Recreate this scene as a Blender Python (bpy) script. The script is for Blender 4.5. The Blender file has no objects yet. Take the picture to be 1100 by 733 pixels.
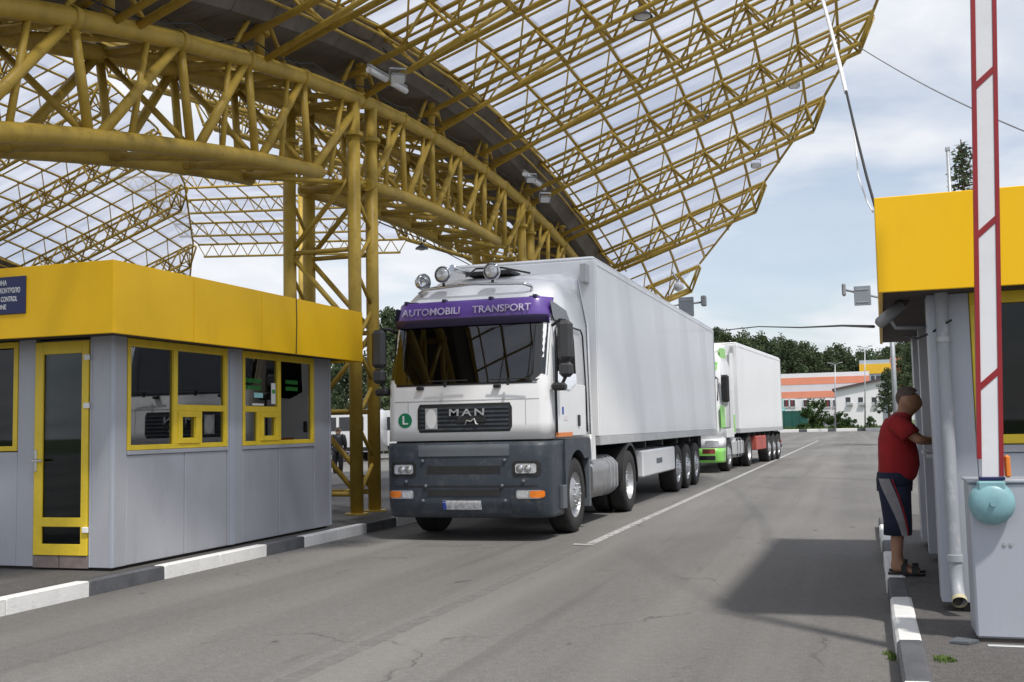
import bpy, math, random
from math import sin, cos, pi, sqrt, radians
from mathutils import Vector, Matrix
random.seed(7)
S = bpy.context.scene
COL = S.collection

# ------------------------------------------------------------------ camera
F_PX, YAW, PITCH, ROLL, CAM_H = 1155.0, .3136, .0804, -.0212, 1.44
fw = Vector((-sin(YAW)*cos(PITCH), cos(YAW)*cos(PITCH), sin(PITCH)))
rt0 = Vector((cos(YAW), sin(YAW), 0)); up0 = rt0.cross(fw)
rt = cos(ROLL)*rt0+sin(ROLL)*up0; up = -sin(ROLL)*rt0+cos(ROLL)*up0
cd = bpy.data.cameras.new('camera'); cam = bpy.data.objects.new('camera', cd); COL.objects.link(cam)
cd.sensor_width = 36; cd.lens = F_PX/1100*36; cd.clip_end = 3000; cd.clip_start = .1
cam.matrix_world = Matrix(((rt.x, up.x, -fw.x, 0), (rt.y, up.y, -fw.y, 0), (rt.z, up.z, -fw.z, CAM_H), (0, 0, 0, 1)))
S.camera = cam

# ------------------------------------------------------------------ sky, sun, exposure
SUN_EL, SUN_AZ = radians(59), radians(-41)      # azimuth measured from +X (right of the road) towards +Y
sd = Vector((cos(SUN_EL)*cos(SUN_AZ), cos(SUN_EL)*sin(SUN_AZ), sin(SUN_EL)))
sl = bpy.data.lights.new('sun', 'SUN'); sl.energy = 3.7; sl.angle = radians(3.4); sl.color = (1, .955, .88)
so = bpy.data.objects.new('sun', sl); COL.objects.link(so); so.location = (20, -10, 40)
so.rotation_euler = sd.to_track_quat('Z', 'Y').to_euler()
W = bpy.data.worlds.new('World'); S.world = W; W.use_nodes = True
nt = W.node_tree; N = nt.nodes; L = nt.links
bg = N['Background']; bg.inputs[1].default_value = .11
sky = N.new('ShaderNodeTexSky'); sky.sky_type = 'NISHITA'; sky.sun_disc = False
sky.sun_elevation = SUN_EL; sky.sun_rotation = math.atan2(sd.x, sd.y); sky.dust_density = 1.2; sky.ozone_density = 1.6
tc = N.new('ShaderNodeTexCoord')
sep = N.new('ShaderNodeSeparateXYZ'); L.new(tc.outputs['Generated'], sep.inputs[0])
zz = N.new('ShaderNodeMath'); zz.operation = 'MAXIMUM'; zz.inputs[1].default_value = 0; L.new(sep.outputs['Z'], zz.inputs[0])
za = N.new('ShaderNodeMath'); za.operation = 'ADD'; za.inputs[1].default_value = .22; L.new(zz.outputs[0], za.inputs[0])
dv = N.new('ShaderNodeVectorMath'); dv.operation = 'DIVIDE'; L.new(tc.outputs['Generated'], dv.inputs[0])
cx = N.new('ShaderNodeCombineXYZ')
for i in range(3): L.new(za.outputs[0], cx.inputs[i])
L.new(cx.outputs[0], dv.inputs[1])
mp = N.new('ShaderNodeMapping'); mp.inputs['Scale'].default_value = (1, 1, .9); mp.inputs['Location'].default_value = (3.1, 1.7, .4)
L.new(dv.outputs[0], mp.inputs[0])
nz = N.new('ShaderNodeTexNoise'); nz.inputs['Scale'].default_value = 1.5; nz.inputs['Detail'].default_value = 9; nz.inputs['Roughness'].default_value = .52; nz.inputs['Distortion'].default_value = .35
L.new(mp.outputs[0], nz.inputs['Vector'])
cr = N.new('ShaderNodeValToRGB'); cr.color_ramp.elements[0].position = .40; cr.color_ramp.elements[1].position = .58
cr.color_ramp.elements[0].color = (.42, .42, .42, 1)
L.new(nz.outputs['Fac'], cr.inputs[0])
nz2 = N.new('ShaderNodeTexNoise'); nz2.inputs['Scale'].default_value = 5.5; nz2.inputs['Detail'].default_value = 8
L.new(mp.outputs[0], nz2.inputs['Vector'])
cc = N.new('ShaderNodeValToRGB'); cc.color_ramp.elements[0].position = .3; cc.color_ramp.elements[1].position = .7
cc.color_ramp.elements[0].color = (7.6, 7.9, 8.5, 1); cc.color_ramp.elements[1].color = (8.8, 8.9, 9.1, 1)
L.new(nz2.outputs['Fac'], cc.inputs[0])
skb = N.new('ShaderNodeVectorMath'); skb.operation = 'SCALE'; skb.inputs['Scale'].default_value = 1.25
L.new(sky.outputs[0], skb.inputs[0])
mx = N.new('ShaderNodeMixRGB'); L.new(cr.outputs[0], mx.inputs[0]); L.new(skb.outputs[0], mx.inputs[1]); L.new(cc.outputs[0], mx.inputs[2])
L.new(mx.outputs[0], bg.inputs[0])
S.view_settings.view_transform = 'Standard'; S.view_settings.look = 'None'
S.view_settings.exposure = 0.0; S.view_settings.gamma = 1

# ------------------------------------------------------------------ helpers
def ray(px, py): return fw+rt*((px-550)/F_PX)-up*((py-366.5)/F_PX)
def at_y(px, py, y):                       # measuring helper: where the photo's ray meets a plane of the place
    d = ray(px, py); t = y/d.y; return Vector((d.x*t, y, CAM_H+d.z*t))

class MB:
    def __init__(s): s.v = []; s.f = []; s.sm = []
    def add(s, vs, fs, smooth=False):
        o = len(s.v); s.v += [tuple(p) for p in vs]
        for f in fs: s.f.append(tuple(i+o for i in f)); s.sm.append(smooth)
        return s
    def box(s, x0, x1, y0, y1, z0, z1, bev=0):
        if x0 > x1: x0, x1 = x1, x0
        if y0 > y1: y0, y1 = y1, y0
        if z0 > z1: z0, z1 = z1, z0
        if bev <= 0:
            return s.add([(x0,y0,z0),(x1,y0,z0),(x1,y1,z0),(x0,y1,z0),(x0,y0,z1),(x1,y0,z1),(x1,y1,z1),(x0,y1,z1)],
                [(3,2,1,0),(4,5,6,7),(0,1,5,4),(1,2,6,5),(2,3,7,6),(3,0,4,7)])
        b = min(bev, (x1-x0)*.49, (y1-y0)*.49, (z1-z0)*.49)
        vs = []; idx = {}
        for sx in (0, 1):
            for sy in (0, 1):
                for sz in (0, 1):
                    X = (x0, x1)[sx]; Y = (y0, y1)[sy]; Z = (z0, z1)[sz]
                    dx = b if sx == 0 else -b; dy = b if sy == 0 else -b; dz = b if sz == 0 else -b
                    for a, p in (('x', (X, Y+dy, Z+dz)), ('y', (X+dx, Y, Z+dz)), ('z', (X+dx, Y+dy, Z))):
                        idx[(sx, sy, sz, a)] = len(vs); vs.append(p)
        fs = []
        g = lambda *k: idx[k]
        fs += [(g(0,0,0,'x'),g(0,0,1,'x'),g(0,1,1,'x'),g(0,1,0,'x')), (g(1,0,0,'x'),g(1,1,0,'x'),g(1,1,1,'x'),g(1,0,1,'x')),
               (g(0,0,0,'y'),g(1,0,0,'y'),g(1,0,1,'y'),g(0,0,1,'y')), (g(0,1,0,'y'),g(0,1,1,'y'),g(1,1,1,'y'),g(1,1,0,'y')),
               (g(0,0,0,'z'),g(0,1,0,'z'),g(1,1,0,'z'),g(1,0,0,'z')), (g(0,0,1,'z'),g(1,0,1,'z'),g(1,1,1,'z'),g(0,1,1,'z'))]
        for a in (0, 1):
            for c in (0, 1):
                fs.append((g(a,c,0,'x'),g(a,c,1,'x'),g(a,c,1,'y'),g(a,c,0,'y')))
                fs.append((g(a,0,c,'x'),g(a,1,c,'x'),g(a,1,c,'z'),g(a,0,c,'z')))
                fs.append((g(0,a,c,'y'),g(1,a,c,'y'),g(1,a,c,'z'),g(0,a,c,'z')))
        for a in (0, 1):
            for c in (0, 1):
                for d in (0, 1): fs.append((g(a,c,d,'x'),g(a,c,d,'y'),g(a,c,d,'z')))
        return s.add(vs, fs)
    def tube(s, p0, p1, r, n=8, r1=None, caps=True):
        p0 = Vector(p0); p1 = Vector(p1); d = (p1-p0)
        if d.length < 1e-6: return s
        return s.path([p0, p1], [r, r if r1 is None else r1], n, caps)
    def path(s, pts, rs, n=8, caps=True):
        pts = [Vector(p) for p in pts]
        if not isinstance(rs, (list, tuple)): rs = [rs]*len(pts)
        vs = []; pa = None
        for i, p in enumerate(pts):
            d = (pts[min(i+1, len(pts)-1)]-pts[max(i-1, 0)]).normalized()
            if pa is None:
                a = Vector((0, 0, 1)) if abs(d.z) < .9 else Vector((1, 0, 0))
                pa = (a-d*a.dot(d)).normalized()
            else: pa = (pa-d*pa.dot(d)).normalized()
            b = d.cross(pa)
            for k in range(n):
                t = 2*pi*k/n; vs.append(p+(pa*cos(t)+b*sin(t))*rs[i])
        fs = []
        for i in range(len(pts)-1):
            for k in range(n): fs.append((i*n+k, i*n+(k+1) % n, (i+1)*n+(k+1) % n, (i+1)*n+k))
        s.add(vs, fs, True)
        if caps:
            o = len(s.v)-len(vs)
            s.f.append(tuple(o+k for k in reversed(range(n)))); s.sm.append(False)
            s.f.append(tuple(o+(len(pts)-1)*n+k for k in range(n))); s.sm.append(False)
        return s
    def loft(s, rings, closed=True, caps=True, smooth=True):
        n = len(rings[0]); vs = [p for r in rings for p in r]; fs = []
        m = n if closed else n-1
        for i in range(len(rings)-1):
            for k in range(m): fs.append((i*n+k, i*n+(k+1) % n, (i+1)*n+(k+1) % n, (i+1)*n+k))
        o = len(s.v); s.add(vs, fs, smooth)
        if caps and closed:
            s.f.append(tuple(o+k for k in reversed(range(n)))); s.sm.append(False)
            s.f.append(tuple(o+(len(rings)-1)*n+k for k in range(n))); s.sm.append(False)
        return s
    def lathe(s, prof, c, axis='x', n=32, smooth=True, close=False):
        rings = []
        for r, h in prof:
            ring = []
            for k in range(n):
                t = 2*pi*k/n; a, b = r*cos(t), r*sin(t)
                p = (h, a, b) if axis == 'x' else ((a, h, b) if axis == 'y' else (a, b, h))
                ring.append((c[0]+p[0], c[1]+p[1], c[2]+p[2]))
            rings.append(ring)
        return s.loft(rings, True, not close, smooth)
    def quad(s, a, b, c, d): return s.add([a, b, c, d], [(0, 1, 2, 3)])
    def poly_slab(s, pts, dz):
        n = len(pts); lo = [(p[0], p[1], p[2]-dz) for p in pts]
        fs = [tuple(range(n)), tuple(n+k for k in reversed(range(n)))]
        for k in range(n): fs.append((k, n+k, n+(k+1) % n, (k+1) % n))
        return s.add(list(pts)+lo, fs)
    def mesh(s, name):
        me = bpy.data.meshes.new(name); me.from_pydata(s.v, [], s.f)
        me.polygons.foreach_set('use_smooth', s.sm); me.validate(); me.update(); return me
    def build(s, name, mat, parent=None):
        if parent is not None and parent in ORG:
            o = ORG[parent]; s.v = [(x-o[0], y-o[1], z-o[2]) for x, y, z in s.v]
        me = s.mesh(name)
        if mat: me.materials.append(mat)
        ob = bpy.data.objects.new(name, me); COL.objects.link(ob)
        if parent is not None:
            ob.parent = parent
            if parent in ORG: ORG[ob] = ORG[parent]
        return ob
ORG = {}
def tag(o, label=None, cat=None, group=None, kind=None):
    if label: o['label'] = label
    if cat: o['category'] = cat
    if group: o['group'] = group
    if kind: o['kind'] = kind
    return o
def thing(name, label, cat, loc=(0, 0, 0), group=None):
    o = bpy.data.objects.new(name, None); COL.objects.link(o); o.location = loc
    ORG[o] = tuple(loc); o.empty_display_size = .2
    return tag(o, label, cat, group)
def copy_tree(o, parent=None):
    c = o.copy(); COL.objects.link(c); c.parent = parent
    for ch in list(KIDS.get(o, [])): copy_tree(ch, c)
    return c
KIDS = {}
def index_kids():
    KIDS.clear()
    for o in bpy.data.objects:
        if o.parent is not None: KIDS.setdefault(o.parent, []).append(o)
def text(name, s, mat, parent, size, mtx, extrude=.002, align='CENTER', squeeze=1):
    cu = bpy.data.curves.new('t', 'FONT'); cu.body = s; cu.size = size; cu.extrude = extrude; cu.align_x = align; cu.align_y = 'CENTER'; cu.offset = size*.012
    ob = bpy.data.objects.new('t', cu); COL.objects.link(ob)
    bpy.context.view_layer.update()
    me = bpy.data.meshes.new_from_object(ob.evaluated_get(bpy.context.evaluated_depsgraph_get()))
    bpy.data.objects.remove(ob); bpy.data.curves.remove(cu)
    me.name = name
    me.transform(Matrix.Diagonal((squeeze, 1, 1, 1))); me.transform(mtx)
    if parent in ORG: me.transform(Matrix.Translation(-Vector(ORG[parent])))
    me.materials.clear(); me.materials.append(mat)
    o = bpy.data.objects.new(name, me); COL.objects.link(o); o.parent = parent
    if parent in ORG: ORG[o] = ORG[parent]
    return o
def face_neg_y(x, y, z): return Matrix.Translation((x, y, z)) @ Matrix.Rotation(pi/2, 4, 'X')
def face_pos_x(x, y, z): return Matrix.Translation((x, y, z)) @ Matrix.Rotation(pi/2, 4, 'Z') @ Matrix.Rotation(pi/2, 4, 'X')

# ------------------------------------------------------------------ materials
def mat(name, col, rough=.5, metal=0, var=.12, scale=3, bump=0, bscale=60, dirt=0, spec=.5, coat=0, dirtcol=(.12, .10, .08), stretch=None):
    m = bpy.data.materials.new(name); m.use_nodes = True; t = m.node_tree; n = t.nodes; l = t.links
    b = n['Principled BSDF']; b.inputs['Roughness'].default_value = rough; b.inputs['Metallic'].default_value = metal
    b.inputs['Specular IOR Level'].default_value = spec; b.inputs['Coat Weight'].default_value = coat; b.inputs['Coat Roughness'].default_value = .08
    c = n.new('ShaderNodeTexCoord'); src = c.outputs['Object']
    if stretch:
        mpn = n.new('ShaderNodeMapping'); mpn.inputs['Scale'].default_value = stretch; l.new(src, mpn.inputs[0]); src = mpn.outputs[0]
    z = n.new('ShaderNodeTexNoise'); z.inputs['Scale'].default_value = scale; z.inputs['Detail'].default_value = 6; z.inputs['Roughness'].default_value = .6; l.new(src, z.inputs['Vector'])
    r = n.new('ShaderNodeValToRGB'); r.color_ramp.elements[0].position = .25; r.color_ramp.elements[1].position = .75
    r.color_ramp.elements[0].color = (*[max(0, v*(1-var)) for v in col], 1); r.color_ramp.elements[1].color = (*[min(1, v*(1+var)) for v in col], 1)
    l.new(z.outputs['Fac'], r.inputs[0]); out = r.outputs[0]
    if dirt:
        z2 = n.new('ShaderNodeTexNoise'); z2.inputs['Scale'].default_value = scale*2.7; z2.inputs['Detail'].default_value = 9; z2.inputs['Roughness'].default_value = .7; l.new(src, z2.inputs['Vector'])
        r2 = n.new('ShaderNodeValToRGB'); r2.color_ramp.elements[0].position = .52; r2.color_ramp.elements[1].position = .78
        r2.color_ramp.elements[0].color = (0, 0, 0, 1); r2.color_ramp.elements[1].color = (dirt, dirt, dirt, 1); l.new(z2.outputs['Fac'], r2.inputs[0])
        mxx = n.new('ShaderNodeMixRGB'); mxx.inputs[2].default_value = (*dirtcol, 1); l.new(r2.outputs[0], mxx.inputs[0]); l.new(out, mxx.inputs[1]); out = mxx.outputs[0]
    l.new(out, b.inputs['Base Color'])
    if bump:
        z3 = n.new('ShaderNodeTexNoise'); z3.inputs['Scale'].default_value = bscale; z3.inputs['Detail'].default_value = 4; l.new(src, z3.inputs['Vector'])
        bp = n.new('ShaderNodeBump'); bp.inputs['Strength'].default_value = bump; bp.inputs['Distance'].default_value = .01; l.new(z3.outputs['Fac'], bp.inputs['Height']); l.new(bp.outputs[0], b.inputs['Normal'])
    return m
def glass(name, tint=(.25, .29, .30), refl=.10, rough=.02):
    m = bpy.data.materials.new(name); m.use_nodes = True; t = m.node_tree; n = t.nodes; l = t.links
    for x in list(n):
        if x.type != 'OUTPUT_MATERIAL': n.remove(x)
    o = [x for x in n if x.type == 'OUTPUT_MATERIAL'][0]
    tr = n.new('ShaderNodeBsdfTransparent'); tr.inputs[0].default_value = (*tint, 1)
    gl = n.new('ShaderNodeBsdfGlossy'); gl.inputs['Roughness'].default_value = rough; gl.inputs[0].default_value = (.95, .97, 1, 1)
    fr = n.new('ShaderNodeFresnel'); fr.inputs[0].default_value = 1.5
    ad = n.new('ShaderNodeMath'); ad.operation = 'MULTIPLY_ADD'; ad.inputs[1].default_value = 1.5; ad.inputs[2].default_value = refl; ad.use_clamp = True
    mxs = n.new('ShaderNodeMixShader'); l.new(fr.outputs[0], ad.inputs[0]); l.new(ad.outputs[0], mxs.inputs[0]); l.new(tr.outputs[0], mxs.inputs[1]); l.new(gl.outputs[0], mxs.inputs[2]); l.new(mxs.outputs[0], o.inputs[0])
    return m
def sheet_mat():
    m = bpy.data.materials.new('corrugated_sheet'); m.use_nodes = True; t = m.node_tree; n = t.nodes; l = t.links
    for x in list(n):
        if x.type != 'OUTPUT_MATERIAL': n.remove(x)
    o = [x for x in n if x.type == 'OUTPUT_MATERIAL'][0]
    c = n.new('ShaderNodeTexCoord')
    z = n.new('ShaderNodeTexNoise'); z.inputs['Scale'].default_value = .9; z.inputs['Detail'].default_value = 7
    mpn = n.new('ShaderNodeMapping'); mpn.inputs['Scale'].default_value = (.5, 2.2, .5); l.new(c.outputs['Object'], mpn.inputs[0]); l.new(mpn.outputs[0], z.inputs['Vector'])
    r = n.new('ShaderNodeValToRGB'); r.color_ramp.elements[0].position = .3; r.color_ramp.elements[1].position = .7
    r.color_ramp.elements[0].color = (.56, .595, .70, 1); r.color_ramp.elements[1].color = (.79, .82, .90, 1); l.new(z.outputs['Fac'], r.inputs[0])
    tl = n.new('ShaderNodeBsdfTranslucent'); l.new(r.outputs[0], tl.inputs[0])
    tp = n.new('ShaderNodeBsdfTransparent'); l.new(r.outputs[0], tp.inputs[0])
    df = n.new('ShaderNodeBsdfDiffuse'); l.new(r.outputs[0], df.inputs[0])
    wv = n.new('ShaderNodeTexWave'); wv.wave_type = 'BANDS'; wv.bands_direction = 'Y'; wv.inputs['Scale'].default_value = 4.2; l.new(c.outputs['Object'], wv.inputs['Vector'])
    bp = n.new('ShaderNodeBump'); bp.inputs['Strength'].default_value = .5; bp.inputs['Distance'].default_value = .03; l.new(wv.outputs['Fac'], bp.inputs['Height'])
    l.new(bp.outputs[0], tl.inputs['Normal']); l.new(bp.outputs[0], df.inputs['Normal'])
    m1 = n.new('ShaderNodeMixShader'); m1.inputs[0].default_value = .30; l.new(tl.outputs[0], m1.inputs[1]); l.new(df.outputs[0], m1.inputs[2])
    m2 = n.new('ShaderNodeMixShader'); m2.inputs[0].default_value = .52; l.new(m1.outputs[0], m2.inputs[1]); l.new(tp.outputs[0], m2.inputs[2])
    l.new(m2.outputs[0], o.inputs[0]); return m
def asphalt(name, col, patch=.25, light=(.30, .29, .275)):
    m = bpy.data.materials.new(name); m.use_nodes = True; t = m.node_tree; n = t.nodes; l = t.links
    b = n['Principled BSDF']; b.inputs['Roughness'].default_value = .85; b.inputs['Specular IOR Level'].default_value = .3
    c = n.new('ShaderNodeTexCoord')
    def noise(sc, det=6, ro=.6, st=None, dist=0):
        z = n.new('ShaderNodeTexNoise'); z.inputs['Scale'].default_value = sc; z.inputs['Detail'].default_value = det; z.inputs['Roughness'].default_value = ro; z.inputs['Distortion'].default_value = dist
        if st:
            q = n.new('ShaderNodeMapping'); q.inputs['Scale'].default_value = st; l.new(c.outputs['Object'], q.inputs[0]); l.new(q.outputs[0], z.inputs['Vector'])
        else: l.new(c.outputs['Object'], z.inputs['Vector'])
        return z.outputs['Fac']
    def ramp(f, p0, p1, c0=(0, 0, 0), c1=(1, 1, 1)):
        r = n.new('ShaderNodeValToRGB'); r.color_ramp.elements[0].position = p0; r.color_ramp.elements[1].position = p1
        r.color_ramp.elements[0].color = (*c0, 1); r.color_ramp.elements[1].color = (*c1, 1); l.new(f, r.inputs[0]); return r.outputs[0]
    def mix(f, a, bb, mode='MIX'):
        q = n.new('ShaderNodeMixRGB'); q.blend_type = mode
        for k, v in ((0, f), (1, a), (2, bb)):
            if isinstance(v, (int, float)): q.inputs[k].default_value = v
            elif isinstance(v, tuple): q.inputs[k].default_value = (*v, 1)
            else: l.new(v, q.inputs[k])
        return q.outputs[0]
    base = ramp(noise(.35, 5, .6, (1, .35, 1)), .3, .7, tuple(v*(1-patch) for v in col), tuple(v*(1+patch) for v in col))
    grain = ramp(noise(75, 4, .75), .32, .70, (.60, .60, .60), (1.34, 1.34, 1.34))
    out = mix(1.0, base, grain, 'MULTIPLY')
    out = mix(1.0, out, ramp(noise(16, 6, .72), .30, .72, (.80, .80, .80), (1.18, 1.18, 1.18)), 'MULTIPLY')
    spk = ramp(noise(130, 2, .5), .64, .72); out = mix(spk, out, light)
    seam = ramp(noise(1.0, 6, .6, (2.6, .07, 1), .3), .56, .70, (0, 0, 0), (.45, .45, .45)); out = mix(seam, out, tuple(v*.55 for v in col))
    st = ramp(noise(1.6, 8, .68, (1.5, .6, 1), .5), .62, .70, (0, 0, 0), (.40, .40, .40)); out = mix(st, out, tuple(v*.5 for v in col))
    st2 = ramp(noise(3.4, 4, .5, (1, .6, 1)), .70, .745, (0, 0, 0), (.75, .75, .75)); out = mix(st2, out, tuple(v*.28 for v in col))
    drip = ramp(noise(13, 3, .5), .735, .76, (0, 0, 0), (.7, .7, .7)); out = mix(drip, out, tuple(v*.35 for v in col))
    # wheel-track lightening runs along the road
    tr = ramp(noise(.8, 3, .5, (1, .02, 1)), .48, .7, (0, 0, 0), (.30, .30, .30)); out = mix(tr, out, light)
    # cracks
    v = n.new('ShaderNodeTexVoronoi'); v.feature = 'DISTANCE_TO_EDGE'; v.inputs['Scale'].default_value = .33
    wq = n.new('ShaderNodeTexNoise'); wq.inputs['Scale'].default_value = 1.6; wq.inputs['Detail'].default_value = 6; l.new(c.outputs['Object'], wq.inputs['Vector'])
    va = n.new('ShaderNodeVectorMath'); va.operation = 'MULTIPLY_ADD'; va.inputs[1].default_value = (.9, .9, .9); l.new(wq.outputs['Color'], va.inputs[0]); l.new(c.outputs['Object'], va.inputs[2]); l.new(va.outputs[0], v.inputs['Vector'])
    ck = ramp(v.outputs['Distance'], 0, .006, (.75, .75, .75), (0, 0, 0))
    ck = mix(1.0, ck, ramp(noise(.5, 3), .5, .58), 'MULTIPLY')
    out = mix(ck, out, tuple(vv*.35 for vv in col))
    l.new(out, b.inputs['Base Color'])
    bp = n.new('ShaderNodeBump'); bp.inputs['Strength'].default_value = .5; bp.inputs['Distance'].default_value = .006; l.new(noise(120, 3, .7), bp.inputs['Height']); l.new(bp.outputs[0], b.inputs['Normal'])
    return m
def worn_paint(name, col, lo=.42, hi=.56, scale=5):
    m = bpy.data.materials.new(name); m.use_nodes = True; t = m.node_tree; n = t.nodes; l = t.links
    b = n['Principled BSDF']; b.inputs['Base Color'].default_value = (*col, 1); b.inputs['Roughness'].default_value = .8
    o = [x for x in n if x.type == 'OUTPUT_MATERIAL'][0]
    c = n.new('ShaderNodeTexCoord'); z = n.new('ShaderNodeTexNoise'); z.inputs['Scale'].default_value = scale; z.inputs['Detail'].default_value = 9; z.inputs['Roughness'].default_value = .72; l.new(c.outputs['Object'], z.inputs['Vector'])
    r = n.new('ShaderNodeValToRGB'); r.color_ramp.elements[0].position = lo; r.color_ramp.elements[1].position = hi; l.new(z.outputs['Fac'], r.inputs[0])
    tp = n.new('ShaderNodeBsdfTransparent'); mm = n.new('ShaderNodeMixShader'); l.new(r.outputs[0], mm.inputs[0]); l.new(tp.outputs[0], mm.inputs[1]); l.new(b.outputs[0], mm.inputs[2]); l.new(mm.outputs[0], o.inputs[0]); return m
def leaf_mat(name, col):
    m = mat(name, col, .75, 0, .45, 1.3, spec=.2); t = m.node_tree; n = t.nodes; l = t.links
    b = n['Principled BSDF']; o = [x for x in n if x.type == 'OUTPUT_MATERIAL'][0]
    tl = n.new('ShaderNodeBsdfTranslucent'); l.new(b.inputs['Base Color'].links[0].from_socket, tl.inputs[0])
    mm = n.new('ShaderNodeMixShader'); mm.inputs[0].default_value = .25; l.new(b.outputs[0], mm.inputs[1]); l.new(tl.outputs[0], mm.inputs[2]); l.new(mm.outputs[0], o.inputs[0]); return m

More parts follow.
